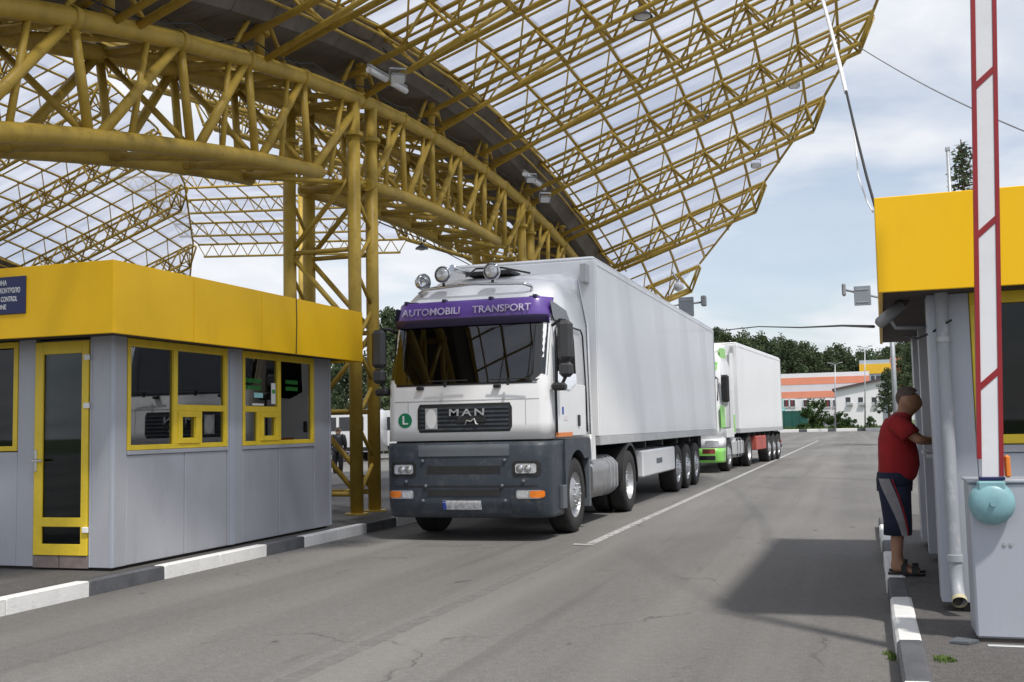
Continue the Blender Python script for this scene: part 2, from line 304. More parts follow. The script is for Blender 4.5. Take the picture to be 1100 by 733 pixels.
M = dict(
 steel=mat('mustard_paint_on_steel', (.45, .305, .052), .45, 0, .22, 2.2, .1, 40, .6, .3, dirtcol=(.15, .085, .025)),
 fascia=mat('yellow_composite_panel', (.90, .53, .010), .42, 0, .04, 1.2, 0, 60, .16, .25, dirtcol=(.55, .32, .02), stretch=(1, 1, .4)),
 frame=mat('yellow_window_frame', (.76, .55, .03), .4, 0, .1, 5, 0, 60, .3, dirtcol=(.4, .28, .05)),
 panel=mat('grey_aluminium_panel', (.40, .41, .45), .42, .15, .09, 1.4, 0, 60, .3, dirtcol=(.17, .17, .18), stretch=(1, 1, .3)),
 panel_light=mat('pale_grey_aluminium', (.42, .45, .51), .42, .2, .09, 1.4, 0, 60, .3, dirtcol=(.28, .28, .28), stretch=(1, 1, .25)),
 dark=mat('dark_soffit', (.055, .045, .04), .8, 0, .3, 4),
 inner=mat('booth_interior', (.34, .35, .36), .8, 0, .3, 2),
 inner2=mat('office_furniture', (.25, .22, .18), .7, 0, .3, 3),
 screen=mat('black_plastic', (.02, .02, .022), .4, 0, .2, 3),
 blue_cloth=mat('blue_curtain', (.03, .08, .19), .8, 0, .3, 6),
 roofgrey=mat('roof_membrane', (.22, .22, .23), .8, 0, .2, 2),
 sheet=sheet_mat(),
 gutter=mat('gutter_sheet', (.15, .13, .11), .65, .2, .35, 1.2, 0, 60, .7, dirtcol=(.05, .038, .03)),
 lampgrey=mat('lamp_housing', (.30, .31, .32), .45, .2, .15, 4),
 lampglass=mat('lamp_glass', (.62, .64, .66), .15, 0, .1, 8),
 white=mat('white_truck_paint', (.80, .81, .83), .28, 0, .04, 1.5, 0, 60, .12, coat=.4, dirtcol=(.52, .51, .49)),
 trailer=mat('white_trailer_sheet', (.80, .81, .83), .34, 0, .05, .8, .05, 3, .16, coat=.2, dirtcol=(.60, .60, .60), stretch=(1, 1, .35)),
 trim=mat('grey_trailer_trim', (.50, .51, .52), .4, .3, .1, 3, 0, 60, .3),
 bumper=mat('slate_grey_plastic', (.034, .044, .060), .5, 0, .25, 2.5, 0, 60, .55, dirtcol=(.15, .145, .135)),
 bumper_light=mat('grey_bumper_insert', (.105, .120, .138), .5, 0, .12, 3, 0, 60, .3),
 black_matt=mat('dark_mirror_plastic', (.045, .047, .052), .55, 0, .2, 5),
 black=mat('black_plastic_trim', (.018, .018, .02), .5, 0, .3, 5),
 rubber=mat('tyre_rubber', (.022, .021, .021), .85, 0, .35, 7, .3, 50, .4, dirtcol=(.09, .085, .075)),
 rim=mat('steel_wheel_rim', (.45, .46, .48), .4, .6, .25, 7, 0, 60, .5),
 chassis=mat('chassis_paint', (.02, .02, .021), .7, 0, .4, 4, 0, 60, .3),
 tank=mat('aluminium_tank', (.32, .32, .33), .45, .6, .2, 3, 0, 60, .5, dirtcol=(.10, .09, .08)),
 purple=mat('purple_visor', (.115, .058, .30), .3, 0, .15, 3, coat=.3),
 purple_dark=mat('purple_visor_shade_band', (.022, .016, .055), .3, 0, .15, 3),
 silver=mat('silver_lettering', (.42, .43, .45), .35, .4, .1, 8),
 letter=mat('pale_lettering', (.42, .38, .52), .5, 0, .6, 12),
 chrome=mat('chrome', (.62, .63, .65), .12, .9, .08, 8),
 orange=mat('amber_lens', (.75, .20, .02), .2, 0, .2, 20),
 lens=mat('clear_lamp_lens', (.55, .57, .60), .08, .3, .4, 45, coat=1),
 green_sign=mat('green_disc', (.005, .20, .09), .4, 0, .08, 6),
 white_mark=mat('white_mark', (.80, .80, .80), .5, 0, .06, 6),
 plate=mat('number_plate', (.50, .51, .54), .4, 0, .5, 26),
 plate_blue=mat('plate_blue', (.03, .07, .38), .4, 0, .1, 6),
 wind=glass('windscreen_glass', (.16, .18, .19), .015),
 glass=glass('booth_glass', (.50, .54, .55), .11),
 doorglass=glass('door_glass', (.22, .25, .25), -.03),
 sideglass=glass('cab_side_glass', (.12, .14, .14), -.20, .08),
 cabin=mat('cab_interior_shade', (.016, .015, .015), .95, 0, .4, 4, spec=.05),  # near-black colour standing in for the shade inside the cab
 seat=mat('seat_fabric', (.10, .09, .085), .9, 0, .4, 9),
 lime=mat('lime_green_paint', (.24, .62, .12), .35, 0, .1, 3, coat=.3),
 redbox=mat('faded_red_box', (.42, .085, .07), .6, 0, .2, 3, 0, 60, .3),
 asphalt=asphalt('road_asphalt', (.162, .156, .150)),
 pave=asphalt('pavement_asphalt', (.105, .100, .097), .2),
 kerbw=mat('white_kerb_paint', (.72, .72, .71), .75, 0, .08, 5, .4, 60, .45, dirtcol=(.34, .33, .31)),
 kerbb=mat('black_kerb_paint', (.085, .088, .098), .75, 0, .3, 5, .4, 60, .5, dirtcol=(.16, .155, .15)),
 line=worn_paint('worn_line_paint', (.42, .42, .41), .28, .52, 7),
 faint=worn_paint('faint_line_paint', (.225, .22, .214), .36, .80, 6),
 navy=mat('navy_sign', (.008, .014, .085), .4, 0, .15, 3),
 red_shirt=mat('red_cotton', (.30, .012, .016), .9, 0, .2, 9, .25, 40),
 navy_cloth=mat('navy_shorts_cloth', (.012, .016, .040), .9, 0, .25, 9, .25, 40),
 grey_cloth=mat('grey_stripe_cloth', (.24, .23, .24), .9, 0, .2, 12),
 skin=mat('skin', (.36, .19, .12), .6, 0, .15, 8),
 hair=mat('cropped_grey_hair', (.11, .085, .07), .9, 0, .4, 45, .5, 90),
 sandal=mat('black_sandal', (.012, .011, .011), .7, 0, .3, 9),
 teal=mat('teal_enamel', (.21, .39, .43), .42, 0, .12, 6, 0, 60, .4, dirtcol=(.10, .19, .21)),
 boomw=mat('white_boom_paint', (.72, .73, .76), .5, 0, .06, 3, 0, 60, .2, dirtcol=(.5, .5, .5)),
 boomr=mat('red_boom_tape', (.27, .012, .018), .45, 0, .15, 4),
 pipe=mat('grey_drainpipe', (.33, .35, .39), .5, 0, .1, 5, 0, 60, .65, dirtcol=(.68, .67, .64), stretch=(1, 1, .5)),
 pipe_in=mat('pipe_mouth', (.48, .44, .28), .7, 0, .2, 9),
 cable=mat('black_cable', (.02, .02, .022), .6, 0, .2, 8),
 cablew=mat('white_cable', (.72, .73, .74), .5, 0, .1, 8),
 grass=mat('grass', (.075, .105, .035), .9, 0, .4, 1.2, .4, 14),
 blade=leaf_mat('grass_blade', (.10, .15, .04)),
 coral=mat('coral_render', (.80, .30, .19), .8, 0, .08, .5),
 offwhite=mat('white_render', (.80, .79, .82), .8, 0, .06, .4, 0, 60, .2, dirtcol=(.62, .6, .6)),
 lilac=mat('pale_render', (.70, .66, .70), .8, 0, .08, .4),
 aqua=mat('aqua_render', (.33, .66, .66), .8, 0, .06, .4),
 yellowr=mat('ochre_cladding', (.78, .46, .03), .6, 0, .08, .5),
 bluegrey=mat('blue_grey_cladding', (.40, .46, .52), .6, 0, .08, .5),
 darkroof=mat('dark_roof_edge', (.10, .07, .08), .7, 0, .2, .6),
 fencegreen=mat('dark_green_fence', (.012, .09, .075), .6, 0, .2, .6),
 farglass=mat('far_window_glass', (.05, .055, .065), .15, 0, .3, 2),
 farred=mat('maroon_shutter', (.22, .03, .04), .6, 0, .2, 2),
 doorgrey=mat('grey_steel_door', (.24, .26, .30), .5, 0, .1, 2),
 bark=mat('bark', (.10, .065, .042), .9, 0, .4, 4, .5, 18),
 pine=leaf_mat('pine_needles', (.075, .108, .055)), pine2=leaf_mat('pine_needles_light', (.095, .125, .062)),
 spruce=leaf_mat('spruce_needles', (.10, .13, .075)), bush=leaf_mat('bush_leaves', (.050, .090, .028)),
 galv=mat('galvanised_steel', (.42, .44, .46), .45, .5, .15, 6),
 signback=mat('aluminium_sign_back', (.28, .31, .35), .45, .3, .12, 4),
 brick=mat('threshold_tile', (.20, .16, .15), .8, 0, .2, 9),
 paper=mat('paper', (.75, .76, .72), .8, 0, .08, 9), greenprint=mat('green_print', (.04, .30, .05), .6, 0, .2, 20),
 orangetag=mat('orange_reflector', (.75, .22, .03), .4, 0, .1, 8),
)

# ------------------------------------------------------------------ ground, road, pavements, kerbs
def sheet(name, x0, x1, y0, y1, z, m, kind='structure'):
    o = MB().quad((x0, y0, z), (x1, y0, z), (x1, y1, z), (x0, y1, z)).build(name, m); return tag(o, kind=kind)
ground = sheet('ground', -1500, 1500, -600, 2400, -.03, M['grass'])
road = sheet('road', -80, 90, -60, 152, 0, M['asphalt'])
MB().quad((-3.31, 12.95, .004), (-3.19, 12.95, .004), (-3.19, 84, .004), (-3.31, 84, .004)).build('lane_line', M['line'], road)
MB().quad((-3.33, 3.2, .004), (-3.19, 3.2, .004), (-3.19, 12.9, .004), (-3.33, 12.9, .004)).build('faded_lane_line', M['faint'], road)
MB().quad((-3.44, 12.80, .008), (-3.16, 12.74, .008), (-3.16, 12.82, .008), (-3.44, 12.94, .008)).build('paint_tick', M['line'], road)
MB().quad((-5.35, 12.45, .004), (-4.55, 12.45, .004), (-4.55, 12.78, .004), (-5.35, 12.78, .004)).build('worn_stop_mark', M['faint'], road)
MB().quad((-6.60, 12.30, .004), (-5.95, 12.30, .004), (-5.95, 12.95, .004), (-6.60, 12.95, .004)).build('worn_paint_patch', M['faint'], road)

pav_l = MB().box(-12.6, -6.88, -3, 33, -.03, .13).build('pavement_left', M['pave']); tag(pav_l, kind='structure')
pav_r = MB().box(.27, 7.5, -4, 16, -.03, .13).build('pavement_right', M['pave']); tag(pav_r, kind='structure')
def kerb_mesh(nm, m):
    b = MB()
    sec = [(-.075, -.02), (-.072, .115), (-.055, .135), (.055, .137), (.075, .13), (.075, -.02)]
    rings = [[(x, y, z) for x, z in sec] for y in (-.5, -.49, .49, .5)]
    rings[0] = [(x*.94, y, z-.008) for x, y, z in rings[0]]; rings[3] = [(x*.94, y, z-.008) for x, y, z in rings[3]]
    b.loft(rings, True, True, False); me = b.mesh(nm); me.materials.append(m); return me
KW, KB = kerb_mesh('kerb_stone', M['kerbw']), kerb_mesh('kerb_stone', M['kerbb'])
def kerb(parent, x, bounds, first_white, x_fn=None):
    w = first_white
    for a, b in zip(bounds[:-1], bounds[1:]):
        n = 2 if b-a > 1.5 else 1                     # the long painted stretches are two stones
        for q in range(n):
            y0 = a+(b-a)*q/n; y1 = a+(b-a)*(q+1)/n
            o = bpy.data.objects.new('kerb_stone', KW if w else KB); COL.objects.link(o)
            xx = x if x_fn is None else x_fn((y0+y1)/2)
            o.location = (xx+random.uniform(-.004, .004), (y0+y1)/2, random.uniform(-.003, .003)); o.scale = (1, y1-y0-.006, 1); o.parent = parent
            o.rotation_euler = (0, random.uniform(-.012, .012), random.uniform(-.004, .004))
        w = not w
kerb(pav_l, -6.80, [.6, 2.5, 3.5, 5.3, 6.2, 8.2, 9.3, 11.25, 12.15, 13.93, 14.95, 16.8, 17.8, 19.7, 20.7, 22.6, 23.6, 25.5], True)
kerb(pav_r, .20, [-1.9, .1, 1.1, 3, 4, 5.85, 6.93, 8.55, 9.6, 11.5, 12.5, 14.4, 15.4], True)
# far kerb across the end of the road
verge = MB().box(-90, 100, 152.3, 2000, -.04, .16).build('grass_verge', M['grass']); tag(verge, kind='structure')
xk = -34.0; wk = True
while xk < 22:
    ln = 2.75 if wk else 1.05
    o = bpy.data.objects.new('kerb_stone', KW if wk else KB); COL.objects.link(o); o.parent = verge
    o.location = (xk+ln/2, 152.1, 0); o.rotation_euler = (0, 0, pi/2); o.scale = (2.2, ln-.02, 2.9); xk += ln; wk = not wk

# ------------------------------------------------------------------ the yellow canopy
YC = 20.3
def arch(y): return 7.07-.0100*(y-YC)**2
def arch_b(y): return 5.66-.0088*(y-YC)**2
def g(y): return 8.24-.0125*(y-20.0)**2
SL = .35; XR = -7.2; XM = -8.2; FX, RX = -7.63, -8.80
def wtip(y): return max(0, 8.52-.031*(y-YC)**2)
def mir(p, s): return (p[0], p[1], p[2]) if s > 0 else (2*XM-p[0], p[1], p[2])
canopy = thing('canopy', 'mustard yellow tubular steel canopy with winged translucent roof above the white lorry', 'canopy', (XM, YC, 0), 'leaf-shaped steel canopies')
# towers: four legs each with collars and lacing
for (ya, yb) in ((15.45, 16.10), (24.45, 25.15)):
    for x in (FX, RX):
        for y in (ya, yb):
            zt = arch(y)
            c = MB().tube((x, y, .10), (x, y, zt-.02), .105, 16).build('column', M['steel'], canopy)
            for zc in (zt-.62,): MB().lathe([(.105, -.035), (.155, -.03), (.155, .03), (.105, .035)], (x, y, zc), 'z', 16, False, True).build('collar', M['steel'], c)
            MB().lathe([(.10, 0), (.19, 0), (.19, .025), (.10, .03)], (x, y, .131), 'z', 16, False, True).build('base_plate', M['steel'], c)
        zz_ = .35; k = 0
        while zz_ < 5.2:                       # lacing along the road
            a, b_ = ((x, ya, zz_), (x, yb, zz_+.62)) if k % 2 == 0 else ((x, yb, zz_), (x, ya, zz_+.62))
            MB().tube(a, b_, .032, 8).build('lacing', M['steel'], canopy); zz_ += .62; k += 1
    for y in (ya, yb):
        for k, (z0, z1) in enumerate(((.45, 1.75), (1.75, 3.05), (3.05, 4.35), (4.35, 5.6))):
            a, b_ = ((FX, y, z0), (RX, y, z1)) if k % 2 == 0 else ((RX, y, z0), (FX, y, z1))
            MB().tube(a, b_, .045, 8).build('brace', M['steel'], canopy)
            MB().tube((FX, y, z0), (RX, y, z0), .04, 8).build('rail', M['steel'], canopy)
# arch chords
def chord(name, x, f, y0, y1, r, step=.62):
    n = max(2, int((y1-y0)/step)); pts = [(x, y0+(y1-y0)*i/n, f(y0+(y1-y0)*i/n)) for i in range(n+1)]
    return MB().path(pts, r, 14).build(name, M['steel'], canopy)
offs = [0, 1.5, 2.9, 4.55, 6.5, 8.0, 9.5, 11.35, 13.2, 15.0]
nodes = sorted({round(YC-o, 3) for o in offs} | {round(YC+o, 3) for o in offs})
for x in (FX, RX):
    tcd = chord('top_chord', x, arch, 4.2, 36.4, .115)
    for y in nodes: MB().lathe([(.115, -.06), (.135, -.055), (.135, .055), (.115, .06)], (x, y, arch(y)), 'y', 14, True, True).build('sleeve', M['steel'], tcd)
    for a, b_ in ((4.2, 14.25), (15.9, 22.65), (25.0, 36.4)): chord('bottom_chord', x, arch_b, a, b_, .105)
    for i, y in enumerate(nodes):
        sl_ = .02*(YC-y); yb = y+sl_*1.2
        if abs(abs(y-YC)-4.55) > .1:
            MB().tube((x, y, arch(y)), (x, yb, arch_b(yb)), .055, 10).build('post', M['steel'], canopy)
        if i > 0:
            yp = nodes[i-1]; ypb = yp+.02*(YC-yp)*1.2+.12
            if abs(abs(yp-YC)-4.55) < .1: ypb = yp+.35
            MB().tube((x, y-.05, arch(y)-.05), (x, ypb, arch_b(ypb)), .062, 10).build('diagonal', M['steel'], canopy)
            if x == FX: MB().tube((x, (y+yp)/2+.3, arch((y+yp)/2+.3)-.05), (x, ypb+.55, arch_b(ypb+.55)), .038, 8).build('diagonal', M['steel'], canopy)
for i, y in enumerate(nodes):                  # cross frames between the two arches
    MB().tube((FX, y, arch(y)), (RX, y, arch(y)), .06, 8).build('cross_tie', M['steel'], canopy)
    yb = y+.02*(YC-y)*1.2
    MB().tube((FX, yb, arch_b(yb)), (RX, yb, arch_b(yb)), .055, 8).build('cross_tie', M['steel'], canopy)
    if i > 0:
        yp = nodes[i-1]
        MB().tube((FX, y, arch(y)), (RX, yp, arch(yp)), .045, 8).build('cross_brace', M['steel'], canopy)
        MB().tube((RX, y, arch(y)), (FX, yb, arch_b(yb)), .042, 8).build('cross_brace', M['steel'], canopy)
        MB().tube((FX, y, arch_b(y)), (RX, yp, arch_b(yp)), .045, 8).build('cross_brace', M['steel'], canopy)
TR = [15.7+3.1*k for k in range(-3, 7)]
PS = .88
def roofz(x, y): return g(y)+SL*(x-XR)
for k, y in enumerate(TR):
    # posts and props carrying the gutter from the arches
    for x in (FX, RX):
        p = MB().tube((x, y, arch(y)), (x, y, g(y)-.12), .07, 10).build('gutter_post', M['steel'], canopy)
        MB().lathe([(.07, -.03), (.14, -.03), (.14, .03), (.07, .03)], (x, y, arch(y)+.42), 'z', 12, False, True).build('collar', M['steel'], p)
        for dy in (-.75, .75):
            MB().tube((x, y+dy, arch(y+dy)), (x, y, g(y)-.2), .035, 8).build('prop', M['steel'], canopy)
    for s in (1, -1):
        w = wtip(y)
        if w < .4: continue
        xt = XR+w
        x_in = XR-.55
        b = MB()
        for dy in (-.22, .22):
            b.tube(mir((x_in, y+dy, roofz(x_in, y)-.09), s), mir((xt, y+dy*.6, roofz(xt, y)-.07), s), .040, 8)
        xb = xt-.32
        for dy in (-.40, .40):
            b.tube(mir((x_in, y+dy, roofz(x_in, y)-.72), s), mir((xb, y+dy*.7, roofz(xb, y)-.72), s), .052, 8)
        tr = b.build('roof_truss', M['steel'], canopy)
        b = MB(); n = max(2, int(w/PS)+1)
        for j in range(n+1):
            xa = min(XR+PS*j, xt-.03); xm = min(xa+PS*.5, xb); xm_f = max(0, (xm-x_in)/(xb-x_in))
            for sg in (-1, 1):
                A = (xa, y+.22*sg, roofz(xa, y)-.09); Bq = (xm, y+(.40-.12*xm_f)*sg, roofz(xm, y)-.72); C = (min(xa+PS, xt), y+.22*sg, roofz(min(xa+PS, xt), y)-.09)
                b.tube(mir(A, s), mir(Bq, s), .028, 5); b.tube(mir(Bq, s), mir(C, s), .028, 5)
            b.tube(mir((xa, y-.22, roofz(xa, y)-.09), s), mir((xa, y+.22, roofz(xa, y)-.09), s), .02, 5)
            b.tube(mir((xm, y-.40+.12*xm_f, roofz(xm, y)-.72), s), mir((xm, y+.40-.12*xm_f, roofz(xm, y)-.72), s), .02, 5)
            b.tube(mir((xa, y-.22, roofz(xa, y)-.09), s), mir((xm, y+.40-.12*xm_f, roofz(xm, y)-.72), s), .020, 5)
        for j in range(1, n+1):                       # knee braces from the purlins down to the bottom chords
            xa = XR+PS*j
            if xa > xt-.3: continue
            for sg in (-1, 1):
                if wtip(y+sg*.95)+XR > xa: b.tube(mir((xa, y+sg*.95, roofz(xa, y+sg*.95)-.02), s), mir((min(xa-.3, xb), y+sg*.38, roofz(min(xa-.3, xb), y)-.72), s), .018, 5)
        b.build('web', M['steel'], tr)['kind'] = 'stuff'
        # slanting props from the arch out to the truss underside
        px = XR+min(2.2, w*.6)
        MB().tube(mir((FX, y, arch(y)), s), mir((px, y, roofz(px, y)-.74), s), .045, 8).build('prop', M['steel'], canopy)
def clip(poly, a, b):                          # keep the side of a->b that faces the gutter
    out = []
    f = lambda p: (b[0]-a[0])*(p[1]-a[1])-(b[1]-a[1])*(p[0]-a[0])
    for i in range(len(poly)):
        p, q = poly[i], poly[(i+1) % len(poly)]; fp, fq = f(p), f(q)
        if fp >= 0: out.append(p)
        if (fp >= 0) != (fq >= 0):
            t = fp/(fp-fq); out.append((p[0]+(q[0]-p[0])*t, p[1]+(q[1]-p[1])*t))
    return out
YS = [4.0]+TR+[36.6]
for s in (1, -1):
    for k in range(len(YS)-1):
        y0, y1 = YS[k], YS[k+1]; t0, t1 = wtip(y0), wtip(y1)
        for j in range(10):
            x0 = XR+PS*j; x1 = x0+PS
            if max(t0, t1) <= PS*j+.02: continue
            ov = .03
            poly = clip([(x0, y0+.004), (x1+ov, y0+.004), (x1+ov, y1-.004), (x0, y1-.004)], (XR+t0, y0), (XR+t1, y1))
            if len(poly) < 3: continue
            zoff = .055+.006*(j % 2)
            def zz2(x, y):
                u = (y-y0)/(y1-y0); return g(y0)*(1-u)+g(y1)*u+SL*(x-XR)
            pts = [mir((x, y, zz2(x, y)+zoff), s) for x, y in poly]
            b = MB(); b.add(pts, [tuple(range(len(pts)))]); b.build('roof_panel', M['sheet'], canopy)
    # purlins follow the leaf, one tube each, chopped where the edge is reached
    for j in range(0, 11):
        xo = PS*j; ok = [y for y in [4.0+.25*q for q in range(132)] if wtip(y) >= xo]
        if len(ok) < 3: continue
        ys = [ok[0]]+[y for y in TR if ok[0] < y < ok[-1]]+[ok[-1]]
        MB().path([mir((XR+xo, y, roofz(XR+xo, y)-.01), s) for y in ys], .038, 6).build('purlin', M['steel'], canopy)
    for k in range(len(TR)-1):                 # battens carrying the sheet joints halfway between trusses
        for fr in (.25, .5, .75):
            y = TR[k]+3.1*fr; w = wtip(y)-.1
            if w > .5:
                u = fr; z0 = g(TR[k])*(1-u)+g(TR[k+1])*u
                MB().tube(mir((XR, y, z0+.02), s), mir((XR+w, y, z0+SL*w+.02), s), .027, 5).build('batten', M['steel'], canopy)
    # edge trim between truss tips
    for k in range(len(TR)-1):
        y0, y1 = TR[k], TR[k+1]
        if wtip(y0) > .3 or wtip(y1) > .3:
            a = (XR+wtip(y0), y0, roofz(XR+wtip(y0), y0)); b_ = (XR+wtip(y1), y1, roofz(XR+wtip(y1), y1))
            MB().tube(mir(a, s), mir(b_, s), .035, 6).build('edge_trim', M['steel'], canopy)
YG = [YS[0]+(YS[-1]-YS[0])*q/34 for q in range(35)]
for k in range(len(YG)-1):                     # trough of the gutter, one sheet-metal length after another
    y0, y1 = YG[k], YG[k+1]
    sec = [(XR+.02, .02), (XR-.28, -.50), (XM, -.62), (2*XM-XR+.28, -.50), (2*XM-XR-.02, .02)]
    b = MB(); b.loft([[(x, y0+.006, g(y0)+z) for x, z in sec], [(x, y1-.006, g(y1)+z) for x, z in sec]], False, False, False)
    b.loft([[(x, y0+.006, g(y0)+z-.02) for x, z in sec], [(x, y1-.006, g(y1)+z-.02) for x, z in sec]], False, False, False)
    b.build('gutter_length', M['gutter'], canopy)
for s, dx in ((1, .42), (1, .75)):             # service rail beside the gutter
    pts = [(FX+dx, y, arch(y)+.62+.25*dx) for y in [6+1.5*q for q in range(19)]]
    MB().path(pts, .025, 6).build('service_rail', M['steel'], canopy)
for dx, dz, sg_ in ((.16, .20, .10), (-.20, .32, .16), (.30, .95, .12)):
    pts = []
    for q in range(len(nodes)-1):
        for u in (0, .25, .5, .75): yq = nodes[q]+(nodes[q+1]-nodes[q])*u; pts.append((FX+dx, yq, arch(yq)+dz-sg_*4*u*(1-u)))
    MB().path(pts, .012, 5).build('cable', M['cable'], canopy)
index_kids()
nb = copy_tree(canopy); nb.location = (XM-20.5, YC+2.0, 0)
tag(nb, 'distant yellow lattice canopy wing seen below the arch behind the booth', 'canopy', 'leaf-shaped steel canopies')
# flat link roof behind, level across the lanes and falling away
lr = thing('link_roof', 'low translucent link roof on dark trusses seen between the yellow columns', 'roof', (-17, 41, 0))
yA, yB = 36.5, 42.5
pA0, pA1 = at_y(128, 190, yA), at_y(352, 178, yA); pB0, pB1 = at_y(213, 262, yB), at_y(437, 256, yB)
def lp(u, v):
    a = pA0.lerp(pA1, u); b = pB0.lerp(pB1, u); return a.lerp(b, v)
for i in range(5):
    for j in range(3):
        u0, u1, v0, v1 = i/5, (i+1)/5, j/3, (j+1)/3
        MB().add([lp(u0+.002, v0+.004), lp(u1-.002, v0+.004), lp(u1-.002, v1-.004), lp(u0+.002, v1-.004)], [(0, 1, 2, 3)]).build('roof_panel', M['sheet'], lr)
for j in range(4):
    v = j/3; D = Vector((0, 0, -.05)); B_ = Vector((0, 0, -.62))
    t = MB().tube(lp(0, v)+D, lp(1, v)+D, .05, 6).tube(lp(.03, v)+B_, lp(.97, v)+B_, .05, 6).build('roof_truss', M['steel'], lr)
    b = MB()
    for q in range(14):
        b.tube(lp(q/14, v)+D, lp(min(.97, max(.03, (q+.5)/14)), v)+B_, .022, 5); b.tube(lp(min(.97, max(.03, (q+.5)/14)), v)+B_, lp((q+1)/14, v)+D, .022, 5)
    b.build('web', M['steel'], t)['kind'] = 'stuff'
for i in range(11): MB().tube(lp(i/10, 0)-Vector((0, 0, .02)), lp(i/10, 1)-Vector((0, 0, .02)), .035, 6).build('purlin', M['steel'], lr)
for (u, v) in ((.868, .02), (.485, .98)):
    p = lp(u, v); MB().tube((p.x, p.y, 0), (p.x, p.y, p.z-.6), .09, 10).build('column', M['steel'], lr)

# lamps under the canopy
def bell_lamp(p, drop, lab):
    t = thing('pendant_lamp', lab, 'lamp', p, 'bell lamps under the canopy')
    MB().tube((p[0], p[1], p[2]+.10), (p[0], p[1], p[2]+drop), .012, 6).build('stem', M['cable'], t)
    MB().lathe([(.03, .14), (.05, .10), (.07, .06), (.17, .0), (.20, -.05)], p, 'z', 20, True, True).build('shade', M['chassis'], t)
    MB().lathe([(.02, -.02), (.17, -.025), (.15, -.05), (.05, -.09), (.01, -.095)], p, 'z', 16).build('bulb', M['lampglass'], t)
pl = at_y(453, 266, 29.5); bell_lamp(tuple(pl), .9, 'dark bell lamp hanging lower, left of the white lorry roof')
pl = at_y(455, 246, 33.0); bell_lamp(tuple(pl), .6, 'smaller dark bell lamp hanging higher, left of the white lorry roof')
pl = at_y(318, 26, 14.2); bell_lamp(tuple(pl), .55, 'bell lamp hung above the arch beside the gutter')
pl = at_y(690, 16, 19.6); bell_lamp(tuple(pl), .55, 'bell lamp hung under the middle of the right roof wing')
pl = at_y(754, 126, 25.5); bell_lamp(tuple(pl), .55, 'bell lamp hung under the right roof wing near its outer trusses')
def flood(p, lab, rz, tilt=.5, sc=1):
    t = thing('floodlight', lab, 'floodlight', p, 'floodlights along the canopy')
    b = MB().box(-.24*sc, .24*sc, -.10*sc, .10*sc, -.16*sc, .16*sc, .03).box(-.18*sc, .18*sc, .10*sc, .17*sc, -.10*sc, .10*sc, .02)
    R = Matrix.Rotation(rz, 3, 'Z') @ Matrix.Rotation(tilt, 3, 'X')
    def rot(b): b.v = [tuple(R @ Vector(v)+Vector(p)) for v in b.v]; return b
    rot(b).build('housing', M['lampgrey'], t)
    rot(MB().box(-.21*sc, .21*sc, -.108*sc, -.102*sc, -.13*sc, .13*sc)).build('lens', M['lampglass'], t)
    rot(MB().box(-.27*sc, -.25*sc, -.02, .02, -.05, .32*sc).box(.25*sc, .27*sc, -.02, .02, -.05, .32*sc).box(-.27*sc, .27*sc, -.02, .02, .30*sc, .33*sc)).build('bracket', M['galv'], t)
flood(tuple(at_y(427, 84, 15.4)), 'grey floodlight fixed above the arch near the front columns', .5, .7, .5)
flood(tuple(at_y(585, 214, 24.0)), 'grey floodlight over the second pair of columns', .5, .7, .5)
flood(tuple(at_y(570, 193, 23.2)), 'grey floodlight tucked between the arch and the gutter', .5, .7, .45)
flood(tuple(at_y(853, 92, 26.6)), 'small box floodlight under the tip of the right roof wing', .2, .3, .5)
flood(tuple(at_y(812, 178, 29.4)), 'small box floodlight beneath the lower outer edge of the right roof wing', .2, .3, .5)
t = thing('round_lamp', 'round glass lamp at the far low tip of the right roof wing', 'lamp', tuple(at_y(729, 308, 33.6)))
c0 = at_y(729, 308, 33.6)
MB().lathe([(.02, -.13), (.10, -.11), (.15, -.05), (.16, 0), (.14, .03), (.02, .05)], c0, 'y', 20).build('bowl', M['lampglass'], t)
MB().tube(c0+Vector((0, .05, .1)), at_y(722, 292, 33.6), .03, 6).build('arm', M['galv'], t)
for i, (a, b_, lab) in enumerate((((396, 75), (436, 98), 'long white tube light clipped to the rail above the front columns'), ((563, 187), (585, 203), 'white tube light clipped to the rail by the second columns'))):
    t = thing('tube_light', lab, 'tube light', tuple(at_y(*a, 15+8*i)), 'tube lights on the service rail')
    p, q = at_y(*a, 15.0+8*i), at_y(*b_, 16.5+8.6*i)
    MB().tube(p, q, .05, 8).build('tube', M['cablew'], t); MB().tube(p+Vector((0, 0, .07)), q+Vector((0, 0, .07)), .035, 6).build('batten', M['lampgrey'], t)
t = thing('tube_light', 'dark tube light fitting hanging under the arch left of the columns', 'tube light', tuple(at_y(218, 175, 17)), 'tube lights on the service rail')
p, q = at_y(192, 166, 17), at_y(236, 180, 18); MB().tube(p, q, .06, 8).build('tube', M['screen'], t); MB().tube(p+Vector((.1, .1, .1)), q+Vector((.1, .1, .1)), .05, 8).build('batten', M['lampgrey'], t)
for pp in (p, q): MB().tube(pp, (pp.x, pp.y, 8.2), .01, 5).build('hanger', M['cable'], t)

